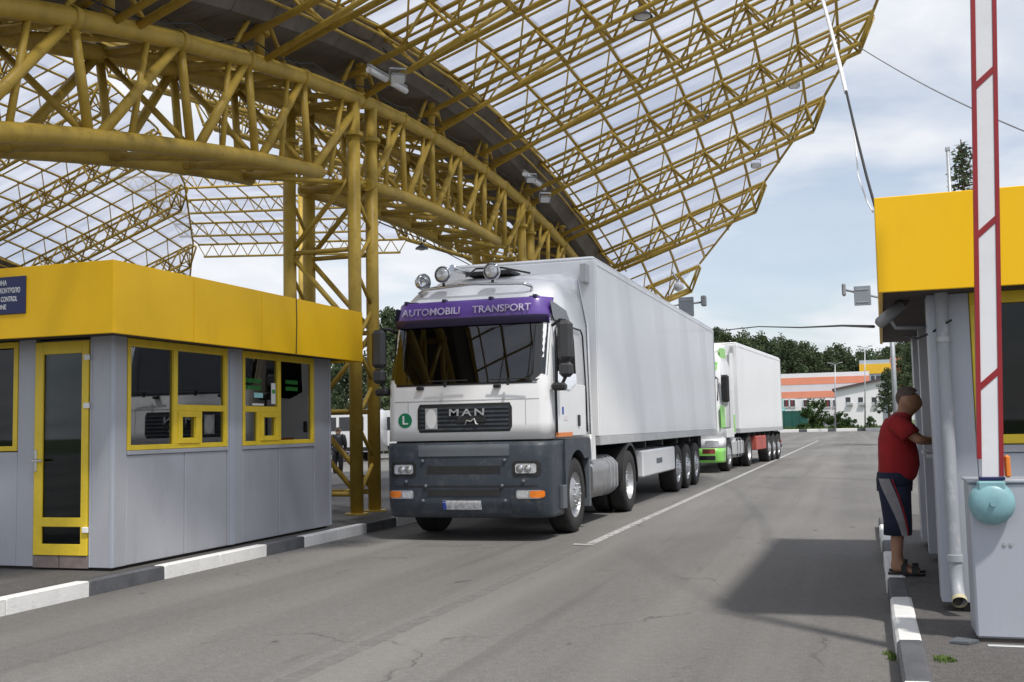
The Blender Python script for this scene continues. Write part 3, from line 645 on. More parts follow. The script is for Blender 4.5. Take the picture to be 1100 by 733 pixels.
# ------------------------------------------------------------------ left booth
bx, by0, by1 = -7.01, 8.86, 13.42
BL = thing('control_booth', 'grey panelled control booth with yellow fascia and blue sign, left of the white lorry', 'booth', (-9, 11, .13))
Z0, ZT = .16, 2.44
def part(name, m, parent, *boxes, bev=.004):
    b = MB()
    for q in boxes: b.box(*q, bev)
    return b.build(name, m, parent)
XL = -11.6
part('plinth', M['dark'], BL, (XL+.06, bx-.06, by0+.06, by1-.06, .10, .17))
part('floor', M['inner'], BL, (XL+.1, bx-.1, by0+.1, by1-.1, .17, .22))
part('roof_slab', M['roofgrey'], BL, (XL-.3, bx+.36, by0-.48, by1+.16, 2.95, 3.03))
part('soffit', M['dark'], BL, (XL-.3, bx+.37, by0-.49, by1+.17, 2.43, 2.47))
part('back_wall', M['panel'], BL, (XL, XL+.08, by0, by1, Z0, 1.25), (XL, XL+.08, by0, by1, 2.35, ZT), (XL, XL+.08, by0, 9.3, 1.25, 2.35), (XL, XL+.08, 12.9, by1, 1.25, 2.35), bev=0)
part('rear_wall', M['panel'], BL, (XL+.081, bx-.02, by1-.08, by1, Z0, 1.25), (XL+.081, bx-.02, by1-.08, by1, 2.35, ZT), (XL+.081, -11.0, by1-.08, by1, 1.25, 2.35), (-7.6, bx-.02, by1-.08, by1, 1.25, 2.35), bev=0)
MB().box(XL+.03, XL+.038, 9.3, 12.9, 1.25, 2.35).build('pane', M['glass'], BL); MB().box(-11.0, -7.6, by1-.05, by1-.042, 1.25, 2.35).build('pane', M['glass'], BL)
part('ceiling', M['offwhite'], BL, (XL+.1, bx-.11, by0+.11, by1-.1, 2.405, 2.425))
# corner posts and piers on the road side
for nm, a, b_ in (('corner_post', by0, 9.06), ('pier', 10.86, 11.17), ('pier', 12.93, 13.36)):
    part(nm, M['panel'], BL, (bx-.10, bx+.004, a, b_, Z0, ZT))
part('corner_trim', M['panel_light'], BL, (bx-.03, bx+.010, by0-.010, by0+.028, Z0, ZT)); part('corner_trim', M['panel_light'], BL, (bx-.04, bx+.012, 13.36, 13.40, Z0, ZT))
part('pier_strip', M['panel_light'], BL, (bx+.004, bx+.014, 10.90, 11.00, Z0, 2.40))
for a, b_ in ((9.070, 10.028), (10.042, 10.850), (11.180, 12.008), (12.022, 12.920)):
    part('wall_panel', M['panel'], BL, (bx-.06, bx, a, b_, Z0, 1.245), bev=.006)
part('wall_backing', M['screen'], BL, (bx-.085, bx-.064, 9.07, 12.92, Z0+.02, 1.24))
part('sill_strip', M['panel'], BL, (bx-.05, bx+.016, 9.065, 10.855, 1.248, 1.290)); part('sill_strip', M['panel'], BL, (bx-.05, bx+.016, 11.175, 12.925, 1.248, 1.290))
def win_side(y0, y1, ym, full_first):
    w = part('window_frame', M['frame'], BL, (bx-.05, bx+.012, y0, y1, 1.293, 1.345), (bx-.05, bx+.012, y0, y1, 2.345, 2.425), (bx-.05, bx+.012, y0, y0+.05, 1.345, 2.345), (bx-.05, bx+.012, y1-.06, y1, 1.345, 2.345), (bx-.05, bx+.012, ym-.035, ym+.035, 1.345, 2.345))
    def pane(a, b_, z0, z1): MB().box(bx-.025, bx-.017, a, b_, z0, z1).build('pane', M['glass'], w)
    if full_first: fa, fb, ha, hb = y0+.05, ym-.035, ym+.035, y1-.06
    else: fa, fb, ha, hb = ym+.035, y1-.06, y0+.05, ym-.035
    pane(fa, fb, 1.345, 2.345); pane(ha, hb, 1.765, 2.345)
    part('transom', M['frame'], w, (bx-.05, bx+.010, ha, hb, 1.695, 1.765))
    mid = ha+(hb-ha)*.47 if full_first else ha+(hb-ha)*.40
    part('transom', M['frame'], w, (bx-.05, bx+.010, mid-.03, mid+.03, 1.345, 1.695))
    if full_first: h0, h1, p0, p1 = ha, mid-.03, mid+.03, hb
    else: h0, h1, p0, p1 = mid+.03, hb, ha, mid-.03
    pane(p0, p1, 1.345, 1.695)
    hf = part('hatch_frame', M['frame'], w, (bx-.045, bx+.026, h0, h1, 1.345, 1.405), (bx-.045, bx+.026, h0, h1, 1.63, 1.695), (bx-.045, bx+.026, h0, h0+.07, 1.405, 1.63), (bx-.045, bx+.026, h1-.07, h1, 1.405, 1.63))
    MB().box(bx-.02, bx-.012, h0+.07, h1-.07, 1.405, 1.63).build('hatch_pane', M['glass'], hf)
    return w
w1 = win_side(9.068, 10.852, 9.86, True); w2 = win_side(11.178, 12.922, 12.02, False)
# notices on the second window
pp = part('notice', M['paper'], w2, (bx-.016, bx-.013, 11.86, 11.96, 1.80, 2.06), bev=0); part('printed_block', M['greenprint'], pp, (bx-.013, bx-.011, 11.875, 11.945, 1.93, 1.98), bev=0)
part('notice', M['paper'], w2, (bx-.016, bx-.013, 11.42, 11.68, 1.775, 1.80), bev=0)
part('notice', M['aqua'], w2, (bx-.016, bx-.013, 11.46, 11.66, 1.87, 1.93), bev=0)
def glyphs(y0, z0, n, rows):                   # green stuck-on characters, too blurred in the photo to read
    b = MB()
    for r in range(rows):
        for i in range(n):
            a = y0+i*.052; z = z0-r*.085
            b.box(bx-.0155, bx-.0125, a, a+.008, z, z+.05); b.box(bx-.0155, bx-.0125, a+.026, a+.033, z, z+.05)
            b.box(bx-.0150, bx-.0120, a+.008, a+.026, z+(.020 if i % 2 else .042), z+(.028 if i % 2 else .05))
    return b.build('green_characters', M['greenprint'], w2)
glyphs(11.27, 2.05, 7, 2); glyphs(12.22, 2.06, 6, 2)
# door side, facing the camera
for nm, a, b_ in (('corner_post', -7.285, bx-.03), ('pier', -8.165, -7.955)):
    part(nm, M['panel'], BL, (a, b_, by0-.004, by0+.10, Z0, ZT))
part('post_trim', M['panel_light'], BL, (-7.280, -7.262, by0-.012, by0-.004, Z0, ZT))
dr = part('door', M['frame'], BL, (-7.945, -7.845, by0-.02, by0+.03, .275, 2.40), (-7.375, -7.295, by0-.02, by0+.03, .275, 2.40), (-7.845, -7.375, by0-.02, by0+.03, 2.275, 2.40), (-7.845, -7.375, by0-.02, by0+.03, .275, .385), (-7.845, -7.375, by0-.02, by0+.03, .555, .645))
MB().box(-7.845, -7.375, by0, by0+.008, .385, .555).box(-7.845, -7.375, by0, by0+.008, .645, 2.275).build('pane', M['doorglass'], dr)
part('handle', M['chrome'], dr, (-7.935, -7.905, by0-.03, by0-.02, 1.10, 1.32), (-7.932, -7.908, by0-.07, by0-.03, 1.20, 1.225), (-7.925, -7.80, by0-.085, by0-.07, 1.20, 1.225))
for z in (.50, 1.72, 2.20): part('hinge', M['white_mark'], dr, (-7.335, -7.270, by0-.045, by0-.0205, z, z+.055))
part('threshold', M['brick'], BL, (-7.95, -7.64, by0-.01, by0+.08, .15, .27)); part('threshold', M['brick'], BL, (-7.63, -7.29, by0-.01, by0+.08, .15, .27))
part('wall_panel', M['panel'], BL, (-9.9, -8.17, by0, by0+.06, Z0, 1.30)); part('pier', M['panel'], BL, (-11.6, -9.91, by0, by0+.08, Z0, ZT))
wf = part('window_frame', M['frame'], BL, (-9.9, -8.17, by0-.012, by0+.04, 1.31, 1.36), (-9.9, -8.17, by0-.012, by0+.04, 2.36, 2.42), (-8.225, -8.17, by0-.012, by0+.04, 1.36, 2.36), (-9.9, -9.85, by0-.012, by0+.04, 1.36, 2.36))
MB().box(-9.85, -8.225, by0+.01, by0+.018, 1.36, 2.36).build('pane', M['doorglass'], wf)
# fascia panels, each its own sheet
fx, fy = bx+.40, by0-.52
ys = [fy, 9.62, 10.95, 12.28, 13.62]
for a, b_ in zip(ys[:-1], ys[1:]): part('fascia_panel', M['fascia'], BL, (fx-.03, fx, a+(.031 if a == fy else .005), b_-.005, 2.40, 3.09))
xs = [fx, -8.03, -9.45, -10.87, -11.95]
for a, b_ in zip(xs[:-1], xs[1:]): part('fascia_panel', M['fascia'], BL, (b_+.003, a-.003 if a != fx else a, fy, fy+.03, 2.40, 3.09))
part('fascia_panel', M['fascia'], BL, (-11.9, fx-.035, 13.60, 13.63, 2.40, 3.09))
sx1 = at_y(27, 317, fy-.018).x; sxc = at_y(1, 317, fy-.018).x; sg = part('sign', M['navy'], BL, (2*sxc-sx1, sx1, fy-.018, fy-.001, 2.635, 3.0))
for s_, z in (('ЗОНА', 2.938), ('МИТНОГО КОНТРОЛЮ', 2.862), ('CUSTOMS CONTROL', 2.780), ('ZONE', 2.704)):
    text('lettering', s_, M['white_mark'], sg, .068, face_neg_y(sxc, fy-.0195, z), .0008, squeeze=.60 if len(s_) > 10 else .72)
MB().path([(fx+.006, 11.75, 3.15), (fx+.008, 11.76, 2.8), (fx+.008, 11.74, 2.41), (fx-.1, 11.7, 2.39)], .006, 5).build('cable', M['cable'], BL)
# furniture behind the glass
part('desk', M['inner2'], BL, (bx-.85, bx-.16, by0+.9, by1-.3, .92, .97)); part('cabinet', M['inner'], BL, (-9.5, -8.9, by0+1.6, by1-.4, .2, 1.9))
for y in (9.9, 12.3): part('monitor', M['screen'], BL, (bx-.62, bx-.58, y-.22, y+.22, 1.10, 1.42), (bx-.62, bx-.58, y-.03, y+.03, .97, 1.10))
part('curtain', M['blue_cloth'], BL, (-7.78, -7.55, by0+.75, by0+.78, .95, 2.05)); part('office_chair', M['blue_cloth'], BL, (-8.1, -7.65, 9.8, 9.88, .9, 1.5), (-8.1, -7.65, 9.5, 9.88, .6, .68), (-7.9, -7.85, 9.68, 9.72, .22, .6))
part('blind', M['screen'], BL, (-9.84, -8.24, by0+.05, by0+.06, 1.37, 2.30))

# ------------------------------------------------------------------ right booth
BR = thing('control_booth', 'pale grey booth with deep yellow fascia where the man leans, right of the road', 'booth', (2, 10, .13))
rx, ry, ry1 = .445, 7.98, 12.4
part('plinth', M['dark'], BR, (rx+.14, 5, ry+.06, ry1-.05, .11, .20))
part('corner_post', M['panel_light'], BR, (rx, rx+.27, ry, ry+.30, .195, 2.30))
part('wall_panel', M['panel_light'], BR, (rx+.273, 4.9, ry+.004, ry+.10, .195, 1.20))
part('sill_strip', M['panel'], BR, (rx+.273, 4.9, ry-.006, ry+.10, 1.203, 1.255))
wr = part('window_frame', M['frame'], BR, (rx+.273, 4.9, ry-.008, ry+.06, 1.262, 1.325), (rx+.273, 4.9, ry-.008, ry+.06, 2.22, 2.30), (rx+.273, rx+.335, ry-.008, ry+.06, 1.325, 2.22), (2.1, 2.17, ry-.008, ry+.06, 1.325, 2.22), (3.6, 3.67, ry-.008, ry+.06, 1.325, 2.22))
MB().box(rx+.335, 4.9, ry+.03, ry+.038, 1.325, 2.22).build('pane', M['doorglass'], wr)
part('wall', M['panel'], BR, (.60, .66, 8.29, 9.30, .195, 2.30), (.60, .66, 10.6, ry1, .195, 2.30), (.60, .66, 9.30, 10.6, .195, 1.12), (.60, .66, 9.30, 10.6, 2.10, 2.30))
part('pier', M['panel'], BR, (.50, .59, 8.9, 9.05, .195, 2.30)); part('pier', M['panel'], BR, (.47, .58, 10.75, 11.0, .195, 2.30)); part('pier', M['panel'], BR, (rx, .58, 11.85, ry1, .195, 2.30))
part('hatch_ledge', M['galv'], BR, (.44, .62, 9.32, 10.58, 1.125, 1.155))
wh = part('hatch_frame', M['frame'], BR, (.595, .65, 9.305, 9.36, 1.16, 2.10), (.595, .65, 10.54, 10.595, 1.16, 2.10), (.595, .65, 9.36, 10.54, 2.04, 2.10), (.595, .65, 9.93, 9.98, 1.16, 2.04))
MB().box(.62, .628, 9.99, 10.54, 1.16, 2.04).build('pane', M['glass'], wh)
part('rear_wall', M['panel'], BR, (.66, 4.9, ry1-.08, ry1, .195, 2.30)); part('side_wall', M['panel'], BR, (4.9, 4.98, ry, ry1, .195, 2.30))
part('floor', M['inner'], BR, (.68, 4.88, ry+.12, ry1-.1, .20, .25)); part('inner_partition', M['inner'], BR, (.7, 4.88, 10.9, 10.95, .25, 2.28))
part('soffit', M['dark'], BR, (.14, 5.3, ry-.42, ry1+.3, 2.30, 2.335)); part('roof_slab', M['roofgrey'], BR, (.14, 5.3, ry-.42, ry1+.3, 2.78, 2.86))
f0 = ry-.45
for a, b_ in ((.13, 1.75), (1.756, 3.4), (3.406, 5.3)): part('fascia_panel', M['fascia'], BR, (a, b_, f0, f0+.03, 2.285, 2.925))
for a, b_ in ((f0+.032, 9.2), (9.206, 10.8), (10.806, ry1+.33)): part('fascia_panel', M['fascia'], BR, (.13, .16, a, b_, 2.287, 2.925))
part('blind', M['blue_cloth'], BR, (.86, 4.8, ry+.052, ry+.062, 1.34, 1.95)); part('blind_rail', M['panel_light'], BR, (.80, 4.8, ry+.046, ry+.075, 1.93, 1.955))
part('desk', M['inner2'], BR, (.9, 4.5, ry+.2, ry+.8, .95, 1.0)); part('jar', M['panel_light'], BR, (.80, .90, ry+.10, ry+.18, 1.33, 1.62), (.815, .885, ry+.105, ry+.175, 1.62, 1.68), bev=.03)
BR.rotation_euler = (0, 0, -.0157); BR.location = (2.04, 9.97, .13)
# drainpipe, separate thing clamped to the corner post
dp = thing('drainpipe', 'pale grey drainpipe with peeling white paint on the corner of the right booth', 'drainpipe', (.545, 7.9, .2))
MB().path([(.545, ry-.07, 2.31), (.545, ry-.07, .44), (.545, ry-.08, .36), (.548, ry-.12, .29), (.55, ry-.19, .235)], [.042]*5, 18, False).build('pipe', M['pipe'], dp)
MB().lathe([(.042, -.025), (.052, -.022), (.052, .022), (.042, .025)], (.545, ry-.07, .50), 'z', 18, False, True).build('coupling', M['pipe'], dp)
MB().lathe([(.042, -.02), (.050, -.018), (.050, .018), (.042, .02)], (.545, ry-.07, 1.98), 'z', 18, False, True).build('coupling', M['galv'], dp)
MB().path([(.549, ry-.175, .245), (.55, ry-.20, .226)], [.049, .049], 18, False).build('mouth_rim', M['pipe_in'], dp)
MB().path([(.549, ry-.186, .237), (.55, ry-.187, .2365)], [.039, .001], 18, False).build('mouth', M['dark'], dp)
# lamp bracket under the soffit
sf = thing('floodlight', 'grey tilted tube floodlight under the right booth soffit', 'floodlight', (.3, 7.8, 2.2), 'floodlights along the canopy')
a, b_ = at_y(943, 349, 8.2), at_y(968, 327, 8.25)
MB().path([a, a.lerp(b_, .08), b_], [.030, .042, .042], 14).build('housing', M['lampgrey'], sf); MB().tube(b_, b_+(b_-a).normalized()*.07, .036, 12, .02).build('end_cap', M['dark'], sf)
c_ = at_y(970, 352, 8.28); d_ = at_y(993, 352, 8.28)
MB().path([a.lerp(b_, .55)-Vector((0, 0, .05)), at_y(962, 352, 8.28), d_], .016, 8).build('bracket', M['lampgrey'], sf)
cb = MB().path([at_y(1022, 344, 7.85), at_y(1012, 350, 7.9), at_y(1000, 358, 8.0), at_y(985, 364, 8.2), at_y(972, 362, 8.4)], .008, 5).build('cable', M['cable'])
tag(cb, 'thin black cable drooping from the drainpipe under the right booth soffit', 'cable')

# ------------------------------------------------------------------ barrier
BC = thing('barrier', 'raised white and red barrier boom on a grey cabinet with a teal pivot', 'barrier', (.75, 7, .13))
cy = 6.94
part('cabinet', M['panel_light'], BC, (.575, 1.02, cy, cy+.36, .155, 1.055), bev=.012); part('cabinet_foot', M['dark'], BC, (.585, 1.01, cy+.012, cy+.35, .12, .156))
part('cabinet_top', M['panel_light'], BC, (.565, 1.03, cy-.012, cy+.37, 1.056, 1.075))
for x in (.752, .788): MB().lathe([(.011, -.006), (.011, .0)], (x, cy-.001, .70), 'y', 12, False).build('bolt', M['galv'], BC)
pv = (.69, cy-.05, .945)
MB().lathe([(.03, -.075), (.085, -.068), (.122, -.035), (.128, 0), (.122, .03), (.10, .048)], pv, 'y', 36).build('pivot_hub', M['teal'], BC)
part('boom_clamp', M['teal'], BC, (.612, .765, cy-.105, cy-.03, .99, 1.075), bev=.012)
MB().lathe([(.018, -.088), (.018, -.07)], pv, 'y', 12, False).build('hub_bolt', M['teal'], BC)
tl = .0385
def bm(u, z): return (.688+u+tl*(z-1.08), z)
def slab(u0, u1, z0, z1, y0, y1, sk=0):
    b = MB(); pts = [bm(u0, z0), bm(u1, z0+sk), bm(u1, z1+sk), bm(u0, z1)]
    b.add([(x, y0, z) for x, z in pts]+[(x, y1, z) for x, z in pts], [(0, 1, 2, 3), (7, 6, 5, 4), (0, 4, 5, 1), (1, 5, 6, 2), (2, 6, 7, 3), (3, 7, 4, 0)]); return b
bo = slab(-.046, .046, 1.095, 4.25, cy-.085, cy-.045).build('boom', M['boomw'], BC)
slab(-.071, -.047, 1.20, 4.25, cy-.090, cy-.042).build('red_edge', M['boomr'], bo); slab(.047, .071, 1.10, 4.25, cy-.090, cy-.042).build('red_edge', M['boomr'], bo)
for z in (1.60, 2.50, 3.40): slab(-.047, .047, z, z+.045, cy-.089, cy-.0855, .085).build('red_stripe', M['boomr'], bo)
part('boom_cap', M['navy'], BC, (.625, .765, cy-.10, cy-.035, 1.076, 1.096)); part('orange_reflector', M['orangetag'], BC, (.768, .80, cy-.08, cy-.04, 1.09, 1.22), bev=.01)

# ------------------------------------------------------------------ lorries
def wheel(parent, x, y, r, w, side, dual=False, name='wheel'):
    """x = outer face, side +1 faces right"""
    s = side
    hw = w/2; c = (x-s*hw, y, r)
    prof = [(r*.60, -s*hw*.9), (r*.72, -s*hw*1.0), (r*.93, -s*hw*.98), (r*.99, -s*hw*.80), (r, -s*hw*.5), (r, s*hw*.5), (r*.99, s*hw*.80), (r*.93, s*hw*.98), (r*.72, s*hw*1.0), (r*.60, s*hw*.9)]
    t = MB().lathe(prof, c, 'x', 40, True, True)
    if dual:
        c2 = (x-s*(hw*3+.03), y, r); t.lathe(prof, c2, 'x', 32, True, True)
    ty = t.build('tyre', M['rubber'], parent)
    if dual: rp = [(r*.60, s*hw*.9), (r*.57, s*hw*.7), (r*.52, -s*hw*.2), (r*.36, -s*hw*.5), (r*.30, -s*hw*.45), (r*.27, s*hw*.35), (r*.20, s*hw*.55), (r*.02, s*hw*.6)]
    else: rp = [(r*.60, s*hw*.9), (r*.57, s*hw*.72), (r*.54, s*hw*.45), (r*.40, s*hw*.75), (r*.33, s*hw*.95), (r*.24, s*hw*1.0), (r*.22, s*hw*1.12), (r*.14, s*hw*1.2), (r*.02, s*hw*1.22)]
    rm = MB().lathe(rp, c, 'x', 32, True, True).build('rim', M['rim'], ty)
    b = MB()
    for k in range(10):
        a = 2*pi*k/10; rr = r*.29; hx = s*hw*(1.0 if not dual else .36)
        b.tube((c[0]+hx*.9, c[1]+rr*cos(a), c[2]+rr*sin(a)), (c[0]+hx+s*.03, c[1]+rr*cos(a), c[2]+rr*sin(a)), .014, 6)
    b.build('wheel_nuts', M['galv'], ty)['kind'] = 'stuff'
    return ty
def interp(tab, z):
    if z <= tab[0][0]: return tab[0][1]
    for (a, va), (b, vb) in zip(tab[:-1], tab[1:]):
        if z <= b:
            t = (z-a)/(b-a); return va+(vb-va)*t
    return tab[-1][1]
def cab_shape(front, hwt, rad, bow=.07):
    def yf(x, z):
        hw = interp(hwt, z); r = interp(rad, z); a = min(abs(x), hw); y = interp(front, z)+bow*(a/hw)**2
        if a > hw-r: y += r-sqrt(max(0, r*r-(a-(hw-r))**2))
        return y
    def ring(z, yb, n=9, m=10):
        hw = interp(hwt, z); r = interp(rad, z); pts = []
        xs = []
        for k in range(n+1):                       # left corner
            t = k/n*pi/2; xs.append(-(hw-r)-r*cos(t))
        xs += [-(hw-r)+2*(hw-r)*k/m for k in range(1, m)]
        for k in range(n+1):
            t = k/n*pi/2; xs.append((hw-r)+r*sin(t))
        fr = [(x, yf(x, z), z) for x in xs]
        return [(-hw+.03, yb, z), (-hw, yb-.04, z)]+fr+[(hw, yb-.04, z), (hw-.03, yb, z)]
    return yf, ring
def patch(yf, x0, x1, z0, z1, d, nx=16, nz=6, th=.02, rnd=0):
    """panel following the cab front, proud by d, with side returns; corners rounded by rnd"""
    rings = []
    for j in range(nz+1):
        z = z0+(z1-z0)*j/nz; row = []
        dz = min(z-z0, z1-z); ins = 0
        if rnd and dz < rnd: ins = rnd-sqrt(max(0, rnd*rnd-(rnd-dz)**2))
        for i in range(nx+1):
            x = (x0+ins)+(x1-x0-2*ins)*i/nx; row.append((x, yf(x, z)-d, z))
        rings.append(row)
    b = MB(); b.loft(rings, False, False, True)
    back = [[(x, y+th, z) for x, y, z in r] for r in rings]
    n = nx+1
    b.loft([rings[0], back[0]], False, False, False); b.loft([rings[-1], back[-1]], False, False, False)
    b.loft([[r[0] for r in rings], [r[0] for r in back]], False, False, False); b.loft([[r[-1] for r in rings], [r[-1] for r in back]], False, False, False)
    return b
def place(b, loc, rz=0):
    return b

def build_lorry_man(loc):
    T = thing('lorry_tractor', 'white lorry cab with slate grey bumper and purple visor at the front of the queue', 'lorry', (0, 0, 0), 'articulated lorries')
    front = [(.28, .03), (.45, 0), (1.28, .0), (1.30, .035), (1.9, .05), (2.03, .06), (2.90, .30), (3.15, .42), (3.35, .62), (3.46, .86), (3.52, 1.2)]
    hwt = [(.28, 1.12), (2.0, 1.12), (2.9, 1.09), (3.2, 1.04), (3.42, .96), (3.50, .86), (3.54, .70)]
    rad = [(.28, .13), (1.28, .14), (2.0, .14), (2.9, .14), (3.3, .30), (3.54, .45)]
    yf, ring = cab_shape(front, hwt, rad, .035)
    YB = 2.22
    zs = [1.29, 1.5, 1.75, 2.03, 2.25, 2.5, 2.75, 2.9, 3.05, 3.18, 3.30, 3.40, 3.47, 3.52, 3.54]
    body = MB().loft([ring(z, YB if z < 3.3 else YB-.0) for z in zs]).build('cab_body', M['white'], T)
    # high roof fairing rising towards the trailer
    rf = MB(); rr = []
    for y, z, hw in ((.98, 3.40, .80), (1.15, 3.53, .84), (1.5, 3.60, .90), (2.0, 3.68, .97), (2.24, 3.70, .99), (2.27, 3.66, .99)):
        rr.append([(-hw, y, 3.2), (-hw, y, z-.12), (-hw+.05, y, z-.03), (-hw+.16, y, z), (0, y, z+.015), (hw-.16, y, z), (hw-.05, y, z-.03), (hw, y, z-.12), (hw, y, 3.2)])
    rf.loft(rr, True, True, True).build('roof_fairing', M['white'], T)
    # bumper
    zb = [.30, .34, .5, .8, 1.05, 1.20, 1.265]
    fb = [(.28, .05), (.34, .0), (.5, -.05), (1.2, -.05), (1.265, -.02)]
    yfb, ringb = cab_shape(fb, [(.28, 1.115), (1.27, 1.135)], [(.28, .17), (1.27, .20)], .05)
    bump = MB().loft([ringb(z, .75) for z in zb]).build('bumper', M['bumper'], T)
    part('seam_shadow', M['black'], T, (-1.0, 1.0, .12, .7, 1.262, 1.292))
    P = lambda *a, **k: patch(yfb, *a, **k)
    P(-.62, .62, 1.09, 1.235, .012, th=.03).build('bumper_insert', M['bumper_light'], bump)
    P(-.50, .50, .865, .965, .004, th=.05).build('air_intake', M['black'], bump)
    P(-.50, .50, .575, .665, .004, th=.05).build('air_intake', M['black'], bump)
    P(-.98, .98, .70, .715, .006, 20, 2).build('crease', M['black'], bump)
    P(-.62, .62, .36, .55, .014, th=.03).build('bumper_insert', M['bumper'], bump)
    for s in (-1, 1):
        a, b_ = sorted((s*.66, s*1.02))
        hl = P(a, b_, .83, 1.02, .010, th=.05, rnd=.03).build('headlight', M['black'], bump); hl['label'] = 'headlight in a black surround'
        a2, b2 = sorted((s*.70, s*.97)); P(a2, b2, .865, .985, .020, th=.03, rnd=.02).build('lens', M['lens'], hl)
        for q in (.76, .86): MB().lathe([(.005, -.004), (.045, -.002), (.048, .006)], (s*q, yfb(q, .925)-.027, .925), 'y', 16).build('reflector', M['chrome'], hl)
        a, b_ = sorted((s*.70, s*1.05)); fl = P(a, b_, .545, .655, .006, th=.03, rnd=.02).build('fog_lamp', M['chrome'], bump)
        a, b_ = sorted((s*.72, s*.86)); P(a, b_, .56, .64, .016, th=.02, rnd=.015).build('lens', M['lens'], fl)
        a, b_ = sorted((s*.88, s*1.06)); P(a, b_, .56, .645, .020, th=.03, rnd=.02).build('indicator', M['orange'], fl)
        for (x, z) in ((.56, 1.03), (.52, .71), (.56, .52), (.80, .765)):
            MB().lathe([(.006, -.022), (.022, -.016), (.026, 0)], (s*x, yfb(x, z)-.01, z), 'y', 12).build('bolt_cap', M['bumper_light'], bump)
    pl_ = P(-.28, .24, .41, .525, .028, th=.012).build('number_plate', M['plate'], bump); P(-.28, -.235, .412, .523, .031, 2, 2, .002).build('plate_band', M['plate_blue'], pl_)
    # wheel-arch skirt behind the bumper, door step and mudguard
    for s in (-1, 1):
        b = MB()
        yc, rc = 1.35, .60
        prof = [(.70, .36), (.70, 1.27), (2.02, 1.27), (2.12, 1.0), (2.02, 1.0)]
        arc = [(yc+rc*cos(t), .52+rc*sin(t)) for t in [radians(a) for a in range(52, 188, 8)]]
        poly = [(.70, 1.27), (2.10, 1.27), (2.10, 1.0)]+arc+[(.74, .36), (.70, .36)]
        x0, x1 = s*1.155, s*1.02
        n = len(poly); b.add([(x0, y, z) for y, z in poly]+[(x1, y, z) for y, z in poly], [tuple(range(n)), tuple(reversed(range(n, 2*n)))]+[(k, (k+1) % n, n+(k+1) % n, n+k) for k in range(n)])
        sk = b.build('wheel_arch', M['bumper'], T)
        part('step', M['bumper_light'], sk, (s*1.10, s*1.162, .53, .72, .38, .68) if s > 0 else (s*1.162, s*1.10, .53, .72, .38, .68))
        b = MB(); pts = [(s*1.06, yc+(rc-.03)*cos(t), .52+(rc-.03)*sin(t)) for t in [radians(a) for a in range(-10, 175, 8)]]
        b.loft([[(s*1.12, y, z) for _, y, z in pts], [(s*.72, y, z) for _, y, z in pts]], False, False, True).build('arch_liner', M['black'], sk)
        MB().box(s*1.0, s*1.15, 2.0, 2.07, .30, 1.05, .01).build('mud_flap', M['bumper_light'], sk)
    # windscreen, visor, grille
    ws = patch(yf, -1.07, 1.07, 2.03, 2.93, .010, 24, 10, .02, .10).build('windscreen', M['wind'], T)
    patch(yf, -1.09, 1.09, 2.005, 2.95, .004, 24, 10, .02, .12).build('windscreen_seal_backing', M['black'], ws)
    # black sheet stands in for the cab's shaded interior; its edge is the seal
    for s in (-.48, .38):
        part('wiper', M['black'], ws, (s, s+.55, -.035, -.02, 2.055, 2.07), (s+.22, s+.25, -.035, -.005, 1.98, 2.07))
    b = MB(); rings = []
    for z, d in ((2.80, .030), (2.82, .060), (2.95, .100), (3.10, .110), (3.14, .085)):
        rings.append([(x, yf(x, min(z, 3.05))-d, z) for x in [-1.085+2.17*i/20 for i in range(21)]])
    rings += [[(x, y+.05, z) for x, y, z in r] for r in reversed(rings)]
    vis = b.loft(rings+[rings[0]], False, False, True).build('sun_visor', M['purple'], T)
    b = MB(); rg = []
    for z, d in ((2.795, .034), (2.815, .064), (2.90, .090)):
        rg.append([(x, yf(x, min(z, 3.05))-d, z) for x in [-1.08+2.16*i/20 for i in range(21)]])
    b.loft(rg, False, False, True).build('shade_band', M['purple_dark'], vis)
    for s_, x in (('AUTOMOBILI', -.52), ('TRANSPORT', .47)):
        yy = yf(x, 2.975)-.125
        text('lettering', s_, M['letter'], vis, .135, Matrix.Translation((x, yy, 2.995)) @ Matrix.Rotation(.03*(1 if x > 0 else -1), 4, 'Z') @ Matrix.Rotation(pi/2-.20, 4, 'X'), .006, squeeze=1.05)
    for x in (-.92, -.36, .30, .90): part('visor_bracket', M['purple_dark'], vis, (x-.03, x+.03, yf(x, 3.05)-.10, yf(x, 3.05)-.0, 3.12, 3.17), bev=.01)
    gr = patch(yf, -.66, .64, 1.395, 1.765, .012, 20, 6, .03, .03).build('grille', M['black'], T)
    for k in range(6): patch(yf, -.62, .60, 1.425+k*.054, 1.452+k*.054, .030, 20, 1, .025).build('slat', M['bumper'], gr)
    for ch, x in (('M', -.11), ('A', .065), ('N', .24)): text('letter', ch, M['silver'], gr, .125, face_neg_y(x-.02, yf(x, 1.6)-.052, 1.645), .008, squeeze=1.55)
    b = MB().box(-.10, .30, yf(0, 1.55)-.045, yf(0, 1.55)-.035, 1.515, 1.585, .01).build('badge_plate', M['black'], gr)
    MB().path([(.02, yf(0, 1.5)-.055, 1.49), (.05, yf(0, 1.5)-.055, 1.545), (.10, yf(0, 1.5)-.055, 1.53), (.15, yf(0, 1.5)-.055, 1.565), (.17, yf(0, 1.5)-.055, 1.50), (.20, yf(0, 1.5)-.055, 1.49)], .012, 6).build('lion_badge', M['silver'], gr)
    b = MB(); n = 24
    ov = [(-.455+.075*cos(2*pi*k/n), yf(-.45, 1.57)-.042, 1.575+.125*sin(2*pi*k/n)) for k in range(n)]
    b.add(ov, [tuple(range(n))]).build('oval_sticker', M['white_mark'], gr)
